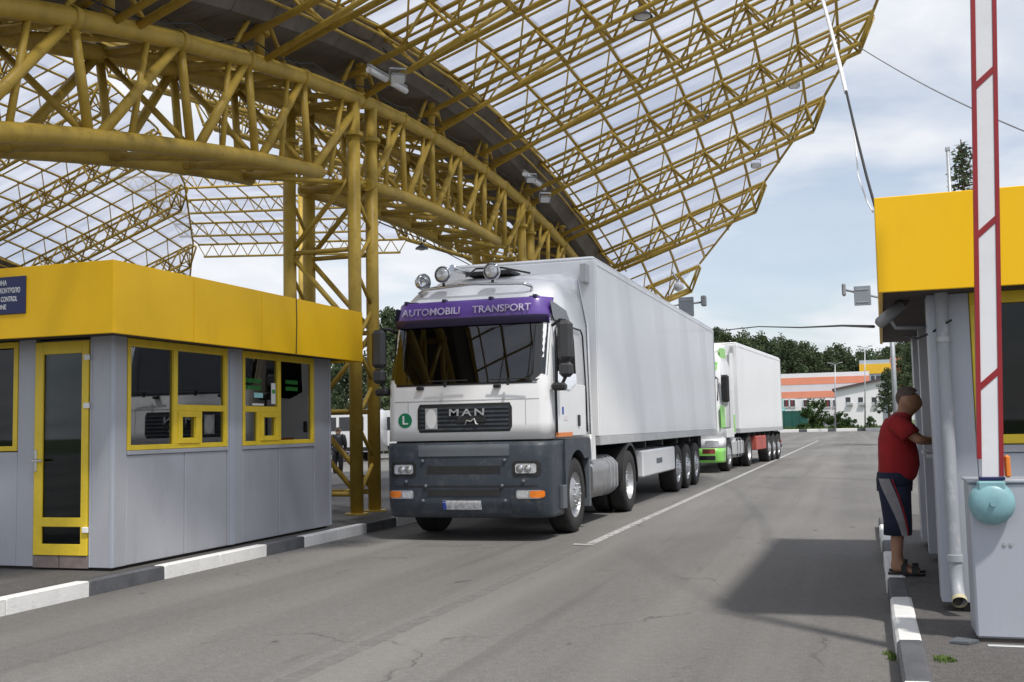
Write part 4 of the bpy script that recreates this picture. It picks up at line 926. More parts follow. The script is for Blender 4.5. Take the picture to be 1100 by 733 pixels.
    part('sticker_plate', M['trim'], gr, (-.54, -.37, yf(-.45, 1.57)-.040, yf(-.45, 1.57)-.034, 1.44, 1.71))
    ls = MB().lathe([(.003, -.006), (.098, -.006), (.098, .004)], (-.845, yf(-.845, 1.56)-.004, 1.56), 'y', 32, False); ls.v = [(x, y+(abs(x)-.845)*.06, z) for x, y, z in ls.v]
    ls = ls.build('green_disc', M['green_sign'], T); text('letter', 'L', M['white_mark'], ls, .16, Matrix.Translation((-.845, yf(-.845, 1.56)-.014, 1.56)) @ Matrix.Rotation(-.06, 4, 'Z') @ Matrix.Rotation(pi/2, 4, 'X'), .002, squeeze=1.1)
    for z0, z1, xx in ((1.80, 1.812, 1.08), (1.335, 1.345, 1.10)): patch(yf, -xx, xx, z0, z1, .002, 24, 1, .01).build('panel_gap', M['trim'], body)
    for x in (-.80, .82): patch(yf, x-.005, x+.005, 1.345, 1.80, .0025, 2, 3, .01).build('panel_gap', M['trim'], body)
    for x in (-.62, .45): MB().box(x-.05, x+.05, yf(x, 1.95)-.05, yf(x, 1.95)+.01, 1.955, 2.0, .012).build('wiper_cover', M['black'], body)
    # cab sides
    for s in (-1, 1):
        X = s*1.142
        def sb(a, b_): return (min(a, b_), max(a, b_))
        x0, x1 = sb(s*1.135, s*1.150)
        dr_ = MB().box(*sb(s*1.125, s*1.146), .38, 1.90, 1.31, 2.02, .012).build('door', M['white'], T)
        # black seam of the door
        MB().path([(s*1.148, .36, 1.33), (s*1.15, .34, 2.0), (s*1.128, .46, 2.72), (s*1.125, .60, 2.80), (s*1.122, 1.80, 2.80), (s*1.128, 1.88, 2.72), (s*1.148, 1.93, 1.9), (s*1.150, 1.93, 1.36)], .013, 6).build('door_seal', M['black'], dr_)
        b = MB(); ov = [(.42, 2.04), (.52, 2.66), (.62, 2.72), (1.35, 2.72), (1.38, 2.62), (1.38, 2.04), (1.0, 1.93), (.55, 1.95)]
        gv = [(.42, 2.04), (.445, 2.16), (1.38, 2.16), (1.38, 2.04), (1.0, 1.93), (.55, 1.95)]     # wound down
        b.add([(s*(1.158-.03*max(0, (z-2.0)/.9)), y, z) for y, z in gv], [tuple(range(len(gv)))]).build('door_window', M['sideglass'], dr_)
        b = MB(); b.add([(s*(1.154-.03*max(0, (z-2.0)/.9)), y, z) for y, z in ov], [tuple(range(len(ov)))]).build('window_shade_sheet', M['cabin'], dr_)  # flat black sheet painting the cab's inner shade at the open window
        b = MB(); ov = [(.36, 3.08), (.44, 3.09), (1.12, 3.02), (1.28, 2.84), (1.26, 2.80), (.44, 2.84), (.38, 2.88)]
        b.add([(s*(1.122-.05*max(0, (z-2.9)/.3)), y, z) for y, z in ov], [tuple(range(len(ov)))]).build('upper_window', M['farglass'], T)
        MB().box(*sb(s*1.146, s*1.166), 1.42, 1.52, 1.44, 1.60, .012).build('handle', M['black'], dr_)
        MB().box(*sb(s*1.146, s*1.152), .32, 1.12, 1.305, 1.365, .004).build('side_marker', M['orange'], dr_)
        if s > 0:
            part('door_badge', M['plate_blue'], dr_, (1.1465, 1.150, .62, .70, 1.60, 1.70)); part('door_badge', M['lilac'], dr_, (1.1465, 1.150, .70, .88, 1.52, 1.58))
        # mirrors
        mr = MB().path([(s*1.10, .42, 2.76), (s*1.22, .36, 2.82), (s*1.30, .30, 2.80)], .022, 8).build('mirror_arm', M['black'], T)
        MB().path([(s*1.11, .42, 1.98), (s*1.22, .34, 1.96), (s*1.30, .28, 2.08)], .022, 8).build('mirror_arm', M['black'], T)
        MB().box(*sb(s*1.21, s*1.41), .20, .34, 2.28, 2.80, .05).build('mirror_housing', M['black_matt'], mr)
        MB().box(*sb(s*1.22, s*1.40), .21, .34, 2.07, 2.27, .045).build('wide_mirror', M['black_matt'], mr)
        MB().box(*sb(s*1.14, s*1.32), .12, .30, 1.90, 2.0, .03).build('kerb_mirror', M['black'], mr)
        # fairing between cab and trailer
        b = MB(); b.loft([[(s*1.14, 2.2, 1.32), (s*1.145, 2.42, 1.30), (s*1.14, 2.46, .95), (s*1.12, 2.26, .95)], [(s*1.11, 2.2, 1.32), (s*1.11, 2.42, 1.30), (s*1.10, 2.46, .95), (s*1.09, 2.26, .95)]]).build('side_fairing', M['white'], T)
        b = MB(); b.loft([[(s*1.14, 2.20, 1.31), (s*1.12, 2.2, 2.9), (s*1.0, 2.2, 3.6)], [(s*1.13, 2.36, 1.31), (s*1.11, 2.32, 2.9), (s*.99, 2.26, 3.6)]], False, False, True)
        b.loft([[(s*1.11, 2.20, 1.31), (s*1.09, 2.2, 2.9), (s*.97, 2.2, 3.6)], [(s*1.12, 2.36, 1.31), (s*1.10, 2.32, 2.9), (s*.98, 2.26, 3.6)]], False, False, True).build('side_fairing', M['white'], T)
    # roof furniture
    lb = MB().path([(-.78, .62, 3.20), (-.80, .50, 3.30), (-.70, .46, 3.34), (0, .42, 3.37), (.70, .46, 3.34), (.80, .50, 3.30), (.78, .62, 3.20)], .022, 8).build('light_bar', M['chrome'], T)
    for x in (-.42, .28):
        lm = MB().lathe([(.02, .10), (.08, .09), (.115, .02), (.118, -.02), (.105, -.03)], (x, .42, 3.52), 'y', 24, True, True).build('spot_lamp', M['chrome'], lb)
        MB().lathe([(.004, -.040), (.07, -.034), (.104, -.022)], (x, .42, 3.52), 'y', 24).build('lens', M['lens'], lm); MB().tube((x, .44, 3.36), (x, .44, 3.42), .02, 8).build('stem', M['black'], lm)
    lm = MB().lathe([(.02, .10), (.08, .09), (.115, .02), (.118, -.02), (.105, -.03)], (0, 0, 0), 'y', 24, True, True); R = Matrix.Rotation(1.1, 3, 'Z'); lm.v = [tuple(R @ Vector(v)+Vector((-.74, .50, 3.45))) for v in lm.v]; lm.build('spot_lamp', M['chrome'], lb)
    for x in (-.86, .86): part('marker_lamp', M['black'], T, (x-.07, x+.07, yf(x, 3.12)-.03, yf(x, 3.12)+.05, 3.13, 3.165), bev=.01)
    part('roof_hatch', M['black'], T, (-.35, .35, 1.05, 1.5, 3.585, 3.635), bev=.02)
    MB().path([(-.30, 1.0, 3.56), (-.05, .72, 3.62), (.35, .66, 3.60), (.70, .80, 3.52)], .014, 6).build('air_horn_pipe', M['black'], T)
    MB().tube((-.28, 1.1, 3.62), (-.42, .75, 3.66), .03, 8, .05).build('air_horn', M['chrome'], T)
    # interior is only suggested by the black sheets behind the glass
    # chassis
    part('chassis_frame', M['chassis'], T, (-.43, -.35, .6, 6.2, .72, .98), (.35, .43, .6, 6.2, .72, .98), (-.35, .35, 1.2, 1.3, .74, .95), (-.35, .35, 5.9, 6.0, .74, .95))
    part('engine', M['chassis'], T, (-.5, .5, .4, 2.0, .45, 1.28)); part('fifth_wheel', M['chassis'], T, (-.48, .48, 4.4, 5.3, .98, 1.10))
    MB().tube((-1.0, 1.35, .5), (1.0, 1.35, .5), .07, 8).build('axle', M['chassis'], T); MB().tube((-.8, 4.9, .5), (.8, 4.9, .5), .12, 10).build('axle', M['chassis'], T)
    for s in (-1, 1):
        tk = MB(); rs = []
        for y in (2.30, 2.33, 3.92, 3.95):
            k = .95 if y in (2.30, 3.95) else 1; rs.append([(s*(.78+.36*k*max(-1, min(1, 1.15*cos(t)))), y, .67+.30*k*max(-1, min(1, 1.15*sin(t)))) for t in [2*pi*q/24 for q in range(24)]])
        tk = tk.loft(rs).build('fuel_tank', M['tank'], T)
        for y in (3.35, 3.60, 3.80):
            b = MB(); ring_ = lambda yy, kk: [(s*(.78+.372*kk*max(-1, min(1, 1.15*cos(t)))), yy, .67+.312*kk*max(-1, min(1, 1.15*sin(t)))) for t in [2*pi*q/24 for q in range(24)]]
            b.loft([ring_(y, 1), ring_(y+.05, 1)], True, True, True).build('strap', M['galv'], tk)
        # rear mudguard
        b = MB(); pts = [(4.9+.63*cos(t), .52+.63*sin(t)) for t in [radians(a) for a in range(-5, 186, 8)]]
        b.loft([[(s*1.14, y, z) for y, z in pts], [(s*.52, y, z) for y, z in pts]], False, False, True)
        b.loft([[(s*1.14, y, z) for y, z in pts], [(s*1.14, 4.9+(y-4.9)*.93, .52+(z-.52)*.93) for y, z in pts]], False, False, True).build('mudguard', M['black'], T)
        wheel(T, s*1.12, 1.35, .51, .30, s); wheel(T, s*1.13, 4.9, .51, .28, s, True)
    MB().path([(-.2, 2.3, 1.6), (-.3, 2.5, 1.2), (0, 2.7, 1.15), (.1, 2.85, 1.4)], .025, 8).build('air_line', M['redbox'], T)
    T.location = loc; return T

def build_trailer(loc, L_, hw, h0, h1, lab, box_mat, boxy=(3.3, 6.8), axles=(7.4, 8.72, 10.04), logo=True):
    T = thing('semi_trailer', lab, 'trailer', (0, 0, 0), 'articulated lorries')
    body = MB().box(-hw, hw, 0, L_, h0+.13, h1-.06, .015).build('box_body', M['trailer'], T)
    part('roof_cap', M['trailer'], T, (-hw+.015, hw-.015, .02, L_-.02, h1-.062, h1), bev=.03)
    part('top_rail', M['trailer'], body, (hw-.005, hw+.010, .05, L_-.05, h1-.14, h1-.06)); 
    part('bottom_rail', M['trim'], T, (-hw-.008, hw+.012, .01, L_-.01, h0, h0+.128))
    for y in (.012, L_-.075): part('corner_post', M['trim'] if y > 1 else M['trailer'], body, (hw-.01, hw+.012, y, y+.065, h0+.14, h1-.10))
    part('front_unit', M['white'], T, (-hw*.75, hw*.75, -.42, -.01, h1-1.35, h1-.35), bev=.06); part('unit_grille', M['black'], T, (-hw*.6, hw*.6, -.43, -.415, h1-1.2, h1-.8))
    part('fridge_stay', M['trim'], T, (hw*.84, hw*.92, -.20, 0, h1-.42, h1-.14))
    part('chassis_rail', M['chassis'], T, (-.5, -.38, .8, L_-.1, h0-.36, h0), (.38, .5, .8, L_-.1, h0-.36, h0)); 
    for k in range(6): part('cross_member', M['chassis'], T, (-hw+.05, hw-.05, 2+k*(L_-3)/6, 2.1+k*(L_-3)/6, h0-.12, h0-.005))
    part('landing_leg', M['chassis'], T, (-.72, -.60, boxy[0]-.45, boxy[0]-.33, .25, h0), (.60, .72, boxy[0]-.45, boxy[0]-.33, .25, h0), (-.8, -.52, boxy[0]-.5, boxy[0]-.28, .2, .25), (.52, .8, boxy[0]-.5, boxy[0]-.28, .2, .25))
    for s in (1, -1):
        xa, xb = sorted((s*(hw-.55), s*(hw-.01)))
        pb = MB().box(xa, xb, boxy[0], boxy[1], .50, .98, .025).build('pallet_box', box_mat, T)
        if logo and s > 0: part('maker_mark', M['bumper_light'], pb, (hw-.012, hw-.006, boxy[0]+1.3, boxy[0]+1.9, .70, .80))
    for y in axles:
        for s in (1, -1): wheel(T, s*(hw-.03), y, .50, .37, s)
        MB().tube((-hw+.2, y, .5), (hw-.2, y, .5), .07, 8).build('axle', M['chassis'], T)
    for s in (1, -1):
        xa, xb = sorted((s*(hw-.06), s*(hw-.40)))
        for y in axles: 
            b = MB(); pts = [(y+.58*cos(t), .50+.58*sin(t)) for t in [radians(a) for a in range(20, 161, 14)]]
            b.loft([[(xb, yy, z) for yy, z in pts], [(xa, yy, z) for yy, z in pts]], False, False, True).build('mudguard', M['black'], T)
    part('rear_bar', M['chassis'], T, (-hw+.05, hw-.05, L_-.16, L_-.06, .45, .57), (-.6, -.5, L_-.16, L_-.06, .57, h0), (.5, .6, L_-.16, L_-.06, .57, h0))
    for s in (1, -1): xa, xb = sorted((s*(hw-.06), s*(hw-.40))); part('mud_flap', M['black'], T, (xa, xb, axles[-1]+.62, axles[-1]+.64, .2, h0-.05)); part('tail_lamp', M['redbox'], T, (xa, xb, L_-.055, L_-.03, .62, .75))
    T.location = loc; return T

lorry = build_lorry_man((-4.90, 13.02, 0))
trailer = build_trailer((-4.985, 15.85, 0), 13.6, 1.20, 1.15, 4.03, 'plain white box trailer coupled behind the purple-visored lorry', M['white'], (3.35, 6.75), (7.35, 8.66, 9.97))

def build_lorry_green(loc, rz):
    T = thing('lorry_tractor', 'white and lime green lorry cab second in the queue behind the white trailer', 'lorry', (0, 0, 0), 'articulated lorries')
    front = [(.28, .05), (.5, 0), (1.25, 0), (1.3, .03), (1.9, .06), (2.9, .20), (3.2, .34), (3.5, .70), (3.62, 1.1)]
    hwt = [(.28, 1.16), (2.0, 1.18), (2.9, 1.14), (3.3, 1.08), (3.6, .9), (3.66, .7)]; rad = [(.28, .22), (3, .24), (3.66, .4)]
    yf, ring = cab_shape(front, hwt, rad)
    body = MB().loft([ring(z, 2.15) for z in (1.0, 1.3, 1.6, 1.95, 2.3, 2.7, 2.95, 3.15, 3.35, 3.5, 3.6, 3.66)]).build('cab_body', M['white'], T)
    yfb, ringb = cab_shape([(.28, .02), (.5, -.06), (1.0, -.06)], [(.28, 1.17), (1, 1.2)], [(.28, .24), (1, .28)])
    bump = MB().loft([ringb(z, .72) for z in (.30, .36, .6, .72)]).build('bumper', M['lime'], T)
    MB().loft([ringb(z, .72) for z in (.722, .85, .998)]).build('bumper_upper', M['white'], T)
    patch(yfb, -.6, .6, .74, .97, .008).build('grille', M['black'], T)
    for s in (-1, 1):
        a, b_ = sorted((s*.72, s*1.1)); h = patch(yfb, a, b_, .76, .94, .012, rnd=.03).build('headlight', M['lens'], bump)
        x0, x1 = sorted((s*1.165, s*1.190))
        MB().box(x0, x1, .1, .72, 1.30, 1.95, .03).build('green_panel', M['lime'], body)
        b = MB(); ov = [(.34, 2.0), (.46, 2.78), (1.25, 2.78), (1.25, 2.0), (.8, 1.92)]
        b.add([(s*(1.196-.04*(z-1.9)), y, z) for y, z in ov], [tuple(range(len(ov)))]).build('door_window', M['farglass'], body)
        MB().box(*sorted((s*1.14, s*1.165)), 1.70, 2.12, 1.30, 2.3, .03).build('green_panel', M['lime'], body)
        MB().path([(s*1.172, .4, 1.3), (s*1.178, 1.5, 1.3), (s*1.178, 1.55, 2.0), (s*1.15, 1.45, 2.85), (s*1.15, .5, 2.85)], .012, 5).build('door_seal', M['black'], body)
        MB().box(*sorted((s*1.20, s*1.42)), .16, .34, 2.05, 2.85, .05).build('mirror_housing', M['black'], T)
        part('side_fairing', M['white'], T, (*sorted((s*1.10, s*1.16)), 2.16, 2.5, 1.1, 3.6)); part('fairing_flash', M['lime'], T, (*sorted((s*1.161, s*1.166)), 2.2, 2.46, 1.15, 1.7))
        wheel(T, s*1.15, 1.4, .51, .30, s); wheel(T, s*1.15, 5.0, .51, .28, s, True)
        b = MB().box(*sorted((s*.6, s*1.14)), 2.35, 4.1, .36, .98, .12).build('fuel_tank', M['trim'], T)
        for y in (2.8, 3.3, 3.8): part('strap', M['chassis'], b, (*sorted((s*1.10, s*1.146)), y, y+.05, .40, .95))
        MB().box(*sorted((s*1.0, s*1.18)), 1.0, 2.15, 1.0, 1.28, .02).build('wheel_arch', M['white'], T)
    patch(yf, -1.1, 1.1, 2.0, 2.85, .008, 20, 8, .02, .1).build('windscreen', M['farglass'], T)
    patch(yf, -1.05, 1.05, 3.0, 3.25, .01, 20, 4, .02).build('roof_flash', M['lime'], T)
    b = MB(); rr = [[(-hw, y, 3.3), (-hw, y, z-.1), (-hw+.2, y, z), (hw-.2, y, z), (hw, y, z-.1), (hw, y, 3.3)] for y, z, hw in ((.9, 3.62, .8), (1.5, 3.82, .95), (2.1, 3.92, 1.0))]
    b.loft(rr, True, True, False).build('roof_fairing', M['white'], T); part('roof_stripe', M['lime'], T, (.99, 1.012, 1.2, 2.05, 3.42, 3.72))
    part('chassis_frame', M['chassis'], T, (-.43, .43, .6, 6.2, .6, .98)); MB().tube((-.9, 1.4, .5), (.9, 1.4, .5), .07, 8).build('axle', M['chassis'], T); MB().tube((-.9, 5, .5), (.9, 5, .5), .1, 8).build('axle', M['chassis'], T)
    T.location = loc; T.rotation_euler = (0, 0, rz); return T
RZ2 = -math.atan2(.62, 9.2)
c2 = Vector((-3.72, 34.55, 0)); ax = Vector((cos(RZ2), sin(RZ2), 0)); ay = Vector((-sin(RZ2), cos(RZ2), 0))
tr2 = build_trailer(tuple(c2-ax*1.2), 9.6, 1.20, 1.12, 4.0, 'shorter white trailer with faded red side box, second in the queue', M['redbox'], (3.2, 5.3), (6.2, 7.4, 8.6), False); tr2.rotation_euler = (0, 0, RZ2)
build_lorry_green(tuple(c2-ax*1.2-ay*3.0), RZ2)

# ------------------------------------------------------------------ people
def skin_body(name, parent, verts, edges, radii, m, sub=2):
    me = bpy.data.meshes.new(name); me.from_pydata(verts, edges, []); ob = bpy.data.objects.new(name, me); COL.objects.link(ob); ob.parent = parent
    md = ob.modifiers.new('Skin', 'SKIN'); md.use_smooth_shade = True
    sv = me.skin_vertices[0].data
    for i, r in enumerate(radii):
        sv[i].radius = r if isinstance(r, tuple) else (r, r); sv[i].use_root = (i == 0)
    ss = ob.modifiers.new('Sub', 'SUBSURF'); ss.levels = sub; ss.render_levels = sub
    me.materials.append(m); return ob
class Sk:
    def __init__(s): s.v = []; s.e = []; s.r = []
    def chain(s, start, pts):
        p = start
        for (co, r) in pts:
            s.v.append(co); s.r.append(r); i = len(s.v)-1
            if p is not None: s.e.append((p, i))
            p = i
        return p
    def add(s, co, r, p=None): return s.chain(p, [(co, r)])
def make_person(label, loc, rz, pose, shirt_m, short_m, hair_m, long_legs=False):
    P = thing('person', label, 'person', (0, 0, 0))
    k = Sk()
    pel = k.add((-.05, 0, .80), (.14, .12)); bel = k.add((-.02, 0, .98), (.15, .13), pel); ch = k.add((-.02, 0, 1.18), (.15, .12), bel)
    nk = k.add((.05, 0, 1.335), .066, ch); hd0 = k.add((.090, 0, 1.395), (.082, .080), nk); hd1 = k.add((.105, 0, 1.475), (.100, .105), hd0); hd2 = k.add((.095, 0, 1.545), (.082, .090), hd1)
    k.add((.212, 0, 1.43), (.018, .014), hd1)        # nose
    for s in (-1, 1): k.add((.085, s*.106, 1.45), (.014, .026), hd1)
    for s in (-1, 1):
        sh = k.add((.0, s*.17, 1.285), .058, ch)
        if pose == 'lean': el = k.add((.17, s*.235, 1.13), .042, sh); wr_ = k.add((.27, s*.11, 1.12), .031, el); hnd = k.add((.315, s*.05, 1.125), (.034, .020), wr_); d = Vector((.6, -s*.6, 0)).normalized()
        else: el = k.add((-.02, s*.25, 1.03), .042, sh); wr_ = k.add((.05, s*.26, .80), .030, el); hnd = k.add((.07, s*.25, .73), (.034, .020), wr_); d = Vector((.25, 0, -1)).normalized()
        q = Vector(k.v[hnd]); side = Vector((-d.y, d.x, 0)) if abs(d.z) < .5 else Vector((1, 0, 0))
        for f in range(4):
            o = q+side*(-.026+.0175*f); ln = (.062, .074, .070, .055)[f]
            k.chain(hnd, [(tuple(o+d*.03), .0095), (tuple(o+d*(.03+ln*.55)), .009), (tuple(o+d*(.03+ln)+Vector((0, 0, -.012))), .0075)])
        k.chain(hnd, [(tuple(q-side*.034+d*.0), .010), (tuple(q-side*.052+d*.032), .009)])
        hp = k.add((-.05, s*.085, .74), (.09, .085), pel); kn = k.add((-.02, s*.095+.0, .42), .062, hp); cf = k.add((-.05, s*.10, .28), .055, kn); an = k.add((-.055, s*.10, .075), .038, cf)
        k.add((-.095, s*.10, .035), .034, an); k.chain(an, [((.04, s*.105, .035), (.036, .026)), ((.125, s*.11, .028), (.040, .018))])
    body = skin_body('body', P, k.v, k.e, k.r, M['skin'])
    def ell(cx_, cy_, cz, ax_f, ax_b, hy, n=28, tilt=0):
        r = []
        for q in range(n):
            t = 2*pi*q/n; c, s_ = cos(t), sin(t); x = (ax_f if c > 0 else ax_b)*c; r.append((cx_+x, cy_+hy*s_, cz+tilt*x))
        return r
    # shirt: torso with belly, shoulders and short sleeves
    b = MB(); b.loft([ell(-.05, 0, .79, .16, .125, .16), ell(-.05, 0, .82, .185, .13, .17), ell(-.04, 0, .92, .205, .132, .175), ell(-.03, 0, 1.02, .19, .14, .175), ell(-.015, 0, 1.14, .15, .15, .18), ell(.005, 0, 1.24, .11, .145, .18), ell(.02, 0, 1.31, .10, .125, .165), ell(.045, 0, 1.345, .075, .085, .09), ell(.05, 0, 1.37, .062, .066, .066)], True, True, True)
    sh_ = b.build('shirt', shirt_m, P)
    for s in (-1, 1):
        sl_ = [(.0, s*.12, 1.29), (.0, s*.19, 1.275), (.075, s*.222, 1.21), (.105, s*.23, 1.165)] if pose == 'lean' else [(.0, s*.12, 1.29), (0, s*.20, 1.26), (-.01, s*.235, 1.12), (-.015, s*.245, 1.02), (.03, s*.26, .84)]
        rr = [.075, .085, .078, .082, .05][:len(sl_)]
        MB().path(sl_, rr, 16).build('sleeve', shirt_m, sh_)
    # shorts or trousers
    b = MB(); b.loft([ell(-.05, 0, .70, .145, .145, .185), ell(-.05, 0, .80, .155, .145, .185), ell(-.05, 0, .86, .165, .135, .175)], True, True, True); so_ = b.build('shorts' if not long_legs else 'trousers', short_m, P)
    for s in (-1, 1):
        zb = .33 if not long_legs else .05
        b = MB(); b.loft([ell(-.045, s*.088, .745, .130, .138, .108), ell(-.035, s*.098, .60, .115, .128, .105), ell(-.03, s*.103, .45, .108, .118, .10), ell(-.03, s*.105, max(zb, .335), .105 if not long_legs else .09, .122 if not long_legs else .09, .105 if not long_legs else .085)]+([ell(-.05, s*.10, .06, .07, .075, .07)] if long_legs else []), True, True, True)
        lg = b.build('leg_cloth', short_m, so_)
        if not long_legs:
            # grey side stripe sweeping from the back of the hip to the front of the hem, with red piping
            def sp(u, e, z):
                cxk = interp([(.335, -.03), (.45, -.03), (.60, -.035), (.745, -.045), (.86, -.05)], z); f = interp([(.335, .105), (.45, .108), (.60, .115), (.745, .132), (.86, .165)], z); bk = interp([(.335, .122), (.45, .12), (.60, .130), (.745, .14), (.86, .137)], z)
                hy = interp([(.335, .105), (.45, .102), (.60, .107), (.745, .110), (.78, .14), (.86, .178)], z); cyk = interp([(.335, .105), (.745, .088), (.80, .05), (.86, 0)], z)
                t = u; x = (f if cos(t) > 0 else bk)*cos(t)*(1+e); return (cxk+x, s*(cyk+hy*(1+e)*abs(sin(t))+.004), z)
            zs_ = [.335+.475*i/10 for i in range(11)]
            c_of = lambda z: 1.05+1.15*((z-.335)/.475)**1.1
            MB().loft([[sp(c_of(z)-.34*(.7+.5*(z-.335)/.475), .02, z) for z in zs_], [sp(c_of(z), .03, z) for z in zs_], [sp(c_of(z)+.34*(.7+.5*(z-.335)/.475), .02, z) for z in zs_]], False, False, True).build('side_stripe', M['grey_cloth'], lg)
            MB().path([sp(c_of(z)-.46*(.7+.5*(z-.335)/.475), .03, z) for z in zs_], .006, 5).build('red_piping', M['red_shirt'], lg)
        b = MB(); b.loft([[(x, y+s*.105, z) for x, y, z in ((-.13, -.03, 0), (-.10, -.045, 0), (.06, -.05, 0), (.14, -.04, 0), (.165, 0, 0), (.14, .045, 0), (.06, .05, 0), (-.10, .04, 0), (-.13, .02, 0))], [(x, y+s*.105, z) for x, y, z in ((-.13, -.03, .022), (-.10, -.045, .022), (.06, -.05, .02), (.14, -.04, .018), (.165, 0, .018), (.14, .045, .018), (.06, .05, .02), (-.10, .04, .022), (-.13, .02, .022))]])
        sn = b.build('sandal', M['sandal'], P)
        if not long_legs:
            for x0, w_ in ((.085, .05), (-.0, .045)):
                MB().loft([[(x0+dx, s*.105+.052*cos(t), .018+(.062+.03*(x0 < .05))*sin(t)) for t in [pi*q/10 for q in range(11)]] for dx in (-w_/2, w_/2)], False, False, True).build('strap', M['sandal'], sn)
        else: MB().box(-.13, .16, s*.105-.045, s*.105+.045, .02, .085, .03).build('shoe_upper', M['sandal'], sn)
    # cropped hair as a cap over the back and top of the skull
    b = MB(); rings = []; Rh = Matrix.Rotation(radians(-34), 3, 'Y')
    for i in range(9):
        a = i/8*radians(86)
        rings.append([tuple(Rh @ Vector((sin(a)*cos(2*pi*q/20)*.100, sin(a)*sin(2*pi*q/20)*.092, cos(a)*.104))+Vector((.096, 0, 1.488))) for q in range(20)])
    b.loft(rings, True, False, True).build('hair', hair_m, P)
    P.location = loc; P.rotation_euler = (0, 0, rz); return P
make_person('heavy-set man in red t-shirt and dark shorts leaning at the booth window', (.275, 9.85, .133), -.06, 'lean', M['red_shirt'], M['navy_cloth'], M['hair'])
make_person('distant person in dark clothes standing behind the yellow columns', (-17.3, 33.6, 0), 1.9, 'stand', M['screen'], M['screen'], M['hair'], True)

# ------------------------------------------------------------------ wires, posts, signs
def wire(name, pts, r, m, label, n=6, sag=0):
    q = []
    for a, b_ in zip(pts[:-1], pts[1:]):
        a, b_ = Vector(a), Vector(b_)
        for i in range(10): q.append(a.lerp(b_, i/10)-Vector((0, 0, sag*4*(i/10)*(1-i/10))))
    q.append(Vector(pts[-1])); o = MB().path(q, r, n).build(name, m); return tag(o, label, 'cable')
wire('cable', [(.14, 7.7, 2.9), at_y(931, 190, 8.0), at_y(921, 150, 8.3), at_y(909, 98, 8.8)], .010, M['cable'], 'dark lower length of the cable rising from the right booth corner')
wb = [at_y(909, 100, 8.8), at_y(903, 74, 9.1), at_y(893, 34, 9.6), at_y(882, -6, 10.2), (1.3, 18.6, 11.0)]
wire('cable', wb, .016, M['cablew'], 'thick white cable dropping from the canopy edge to the right booth')
wire('cable', [at_y(913, 112, 8.85), at_y(919, 155, 8.4), at_y(922, 190, 8.1), at_y(932, 218, 7.9), (.128, 7.8, 2.88)], .006, M['cablew'], 'thin white strand looping beside the thick white cable')
wire('cable', [at_y(925, 52, 25), at_y(1000, 95, 21), at_y(1100, 141, 18), (11.5, 14, 8.9)], .014, M['lampgrey'], 'thin pale wire from the canopy tip across the sky', sag=.02)
wire('cable', [(.125, 10.2, 2.28), at_y(905, 350, 15), at_y(860, 352, 22), at_y(815, 351, 29), at_y(767, 356, 33), (-8.2, 36, 4.6)], .014, M['cable'], 'dark sagging cable from the right booth across the queue of lorries')
wire('cable', [at_y(395, 234, 20), at_y(450, 256, 26), at_y(505, 285, 30), (-7.0, 34, 4.9)], .016, M['cable'], 'dark cable running down behind the columns to the lorry roof')
# garland of small flags, far
def gantry(base, ztop, arm_px, panel, end, y, label):
    t = thing('sign_post', label, 'sign post', base, 'road signs seen from behind')
    MB().tube((base[0], base[1], 0), (base[0], base[1], ztop), .055, 10).build('post', M['galv'], t)
    p0 = at_y(*arm_px[0], y); p1 = at_y(*arm_px[1], y)
    MB().path([(base[0], base[1], p0.z), p0, p1], .028, 8).build('arm', M['galv'], t)
    a, b_ = at_y(panel[0], panel[1], y), at_y(panel[2], panel[3], y)
    s = MB().box(a.x, b_.x, y-.06, y-.035, b_.z, a.z, .01).build('sign_back', M['signback'], t)
    MB().box(a.x+.05, b_.x-.05, y-.075, y-.061, a.z-.10, a.z-.07).box(a.x+.05, b_.x-.05, y-.075, y-.061, b_.z+.07, b_.z+.10).build('stiffener', M['galv'], s)
    a, b_ = at_y(end[0], end[1], y), at_y(end[2], end[3], y)
    MB().box(a.x, b_.x, y-.10, y+.10, b_.z, a.z, .03).build('lamp_head', M['lampgrey'], t)
pr = at_y(963, 460, 27); gantry((pr.x, 27, 0), 4.6, ((950, 321), (905, 311)), (917, 308, 936, 328), (904, 305, 909, 318), 27, 'slim post by the man carrying a grey sign back and lamp')
gantry((-6.62, 30.6, 0), 5.3, ((700, 331), (753, 325)), (729, 320, 746, 340), (753, 318, 759, 329), 30.6, 'post behind the white trailer with grey sign back and lamp above its roof')
p = at_y(1018, 450, 60); t = thing('lamp_post', 'tall thin pole rising behind the right booth beside the spruce', 'pole', (p.x, 60, 0))
q = at_y(1018, 163, 60); MB().tube((q.x, 60, 0), (q.x, 60, q.z), .13, 10, .09).build('shaft', M['galv'], t); MB().box(q.x-.12, q.x+.12, 59.9, 60.1, q.z, q.z+.25, .04).build('cap', M['galv'], t)
t = thing('utility_pole', 'concrete utility pole standing right of the right booth', 'pole', (11.5, 14, 0))
MB().tube((11.5, 14, 0), (11.5, 14, 9.2), .15, 12, .10).build('shaft', M['galv'], t); MB().box(11.0, 12.0, 13.95, 14.05, 8.8, 8.92, .01).build('crossarm', M['galv'], t)
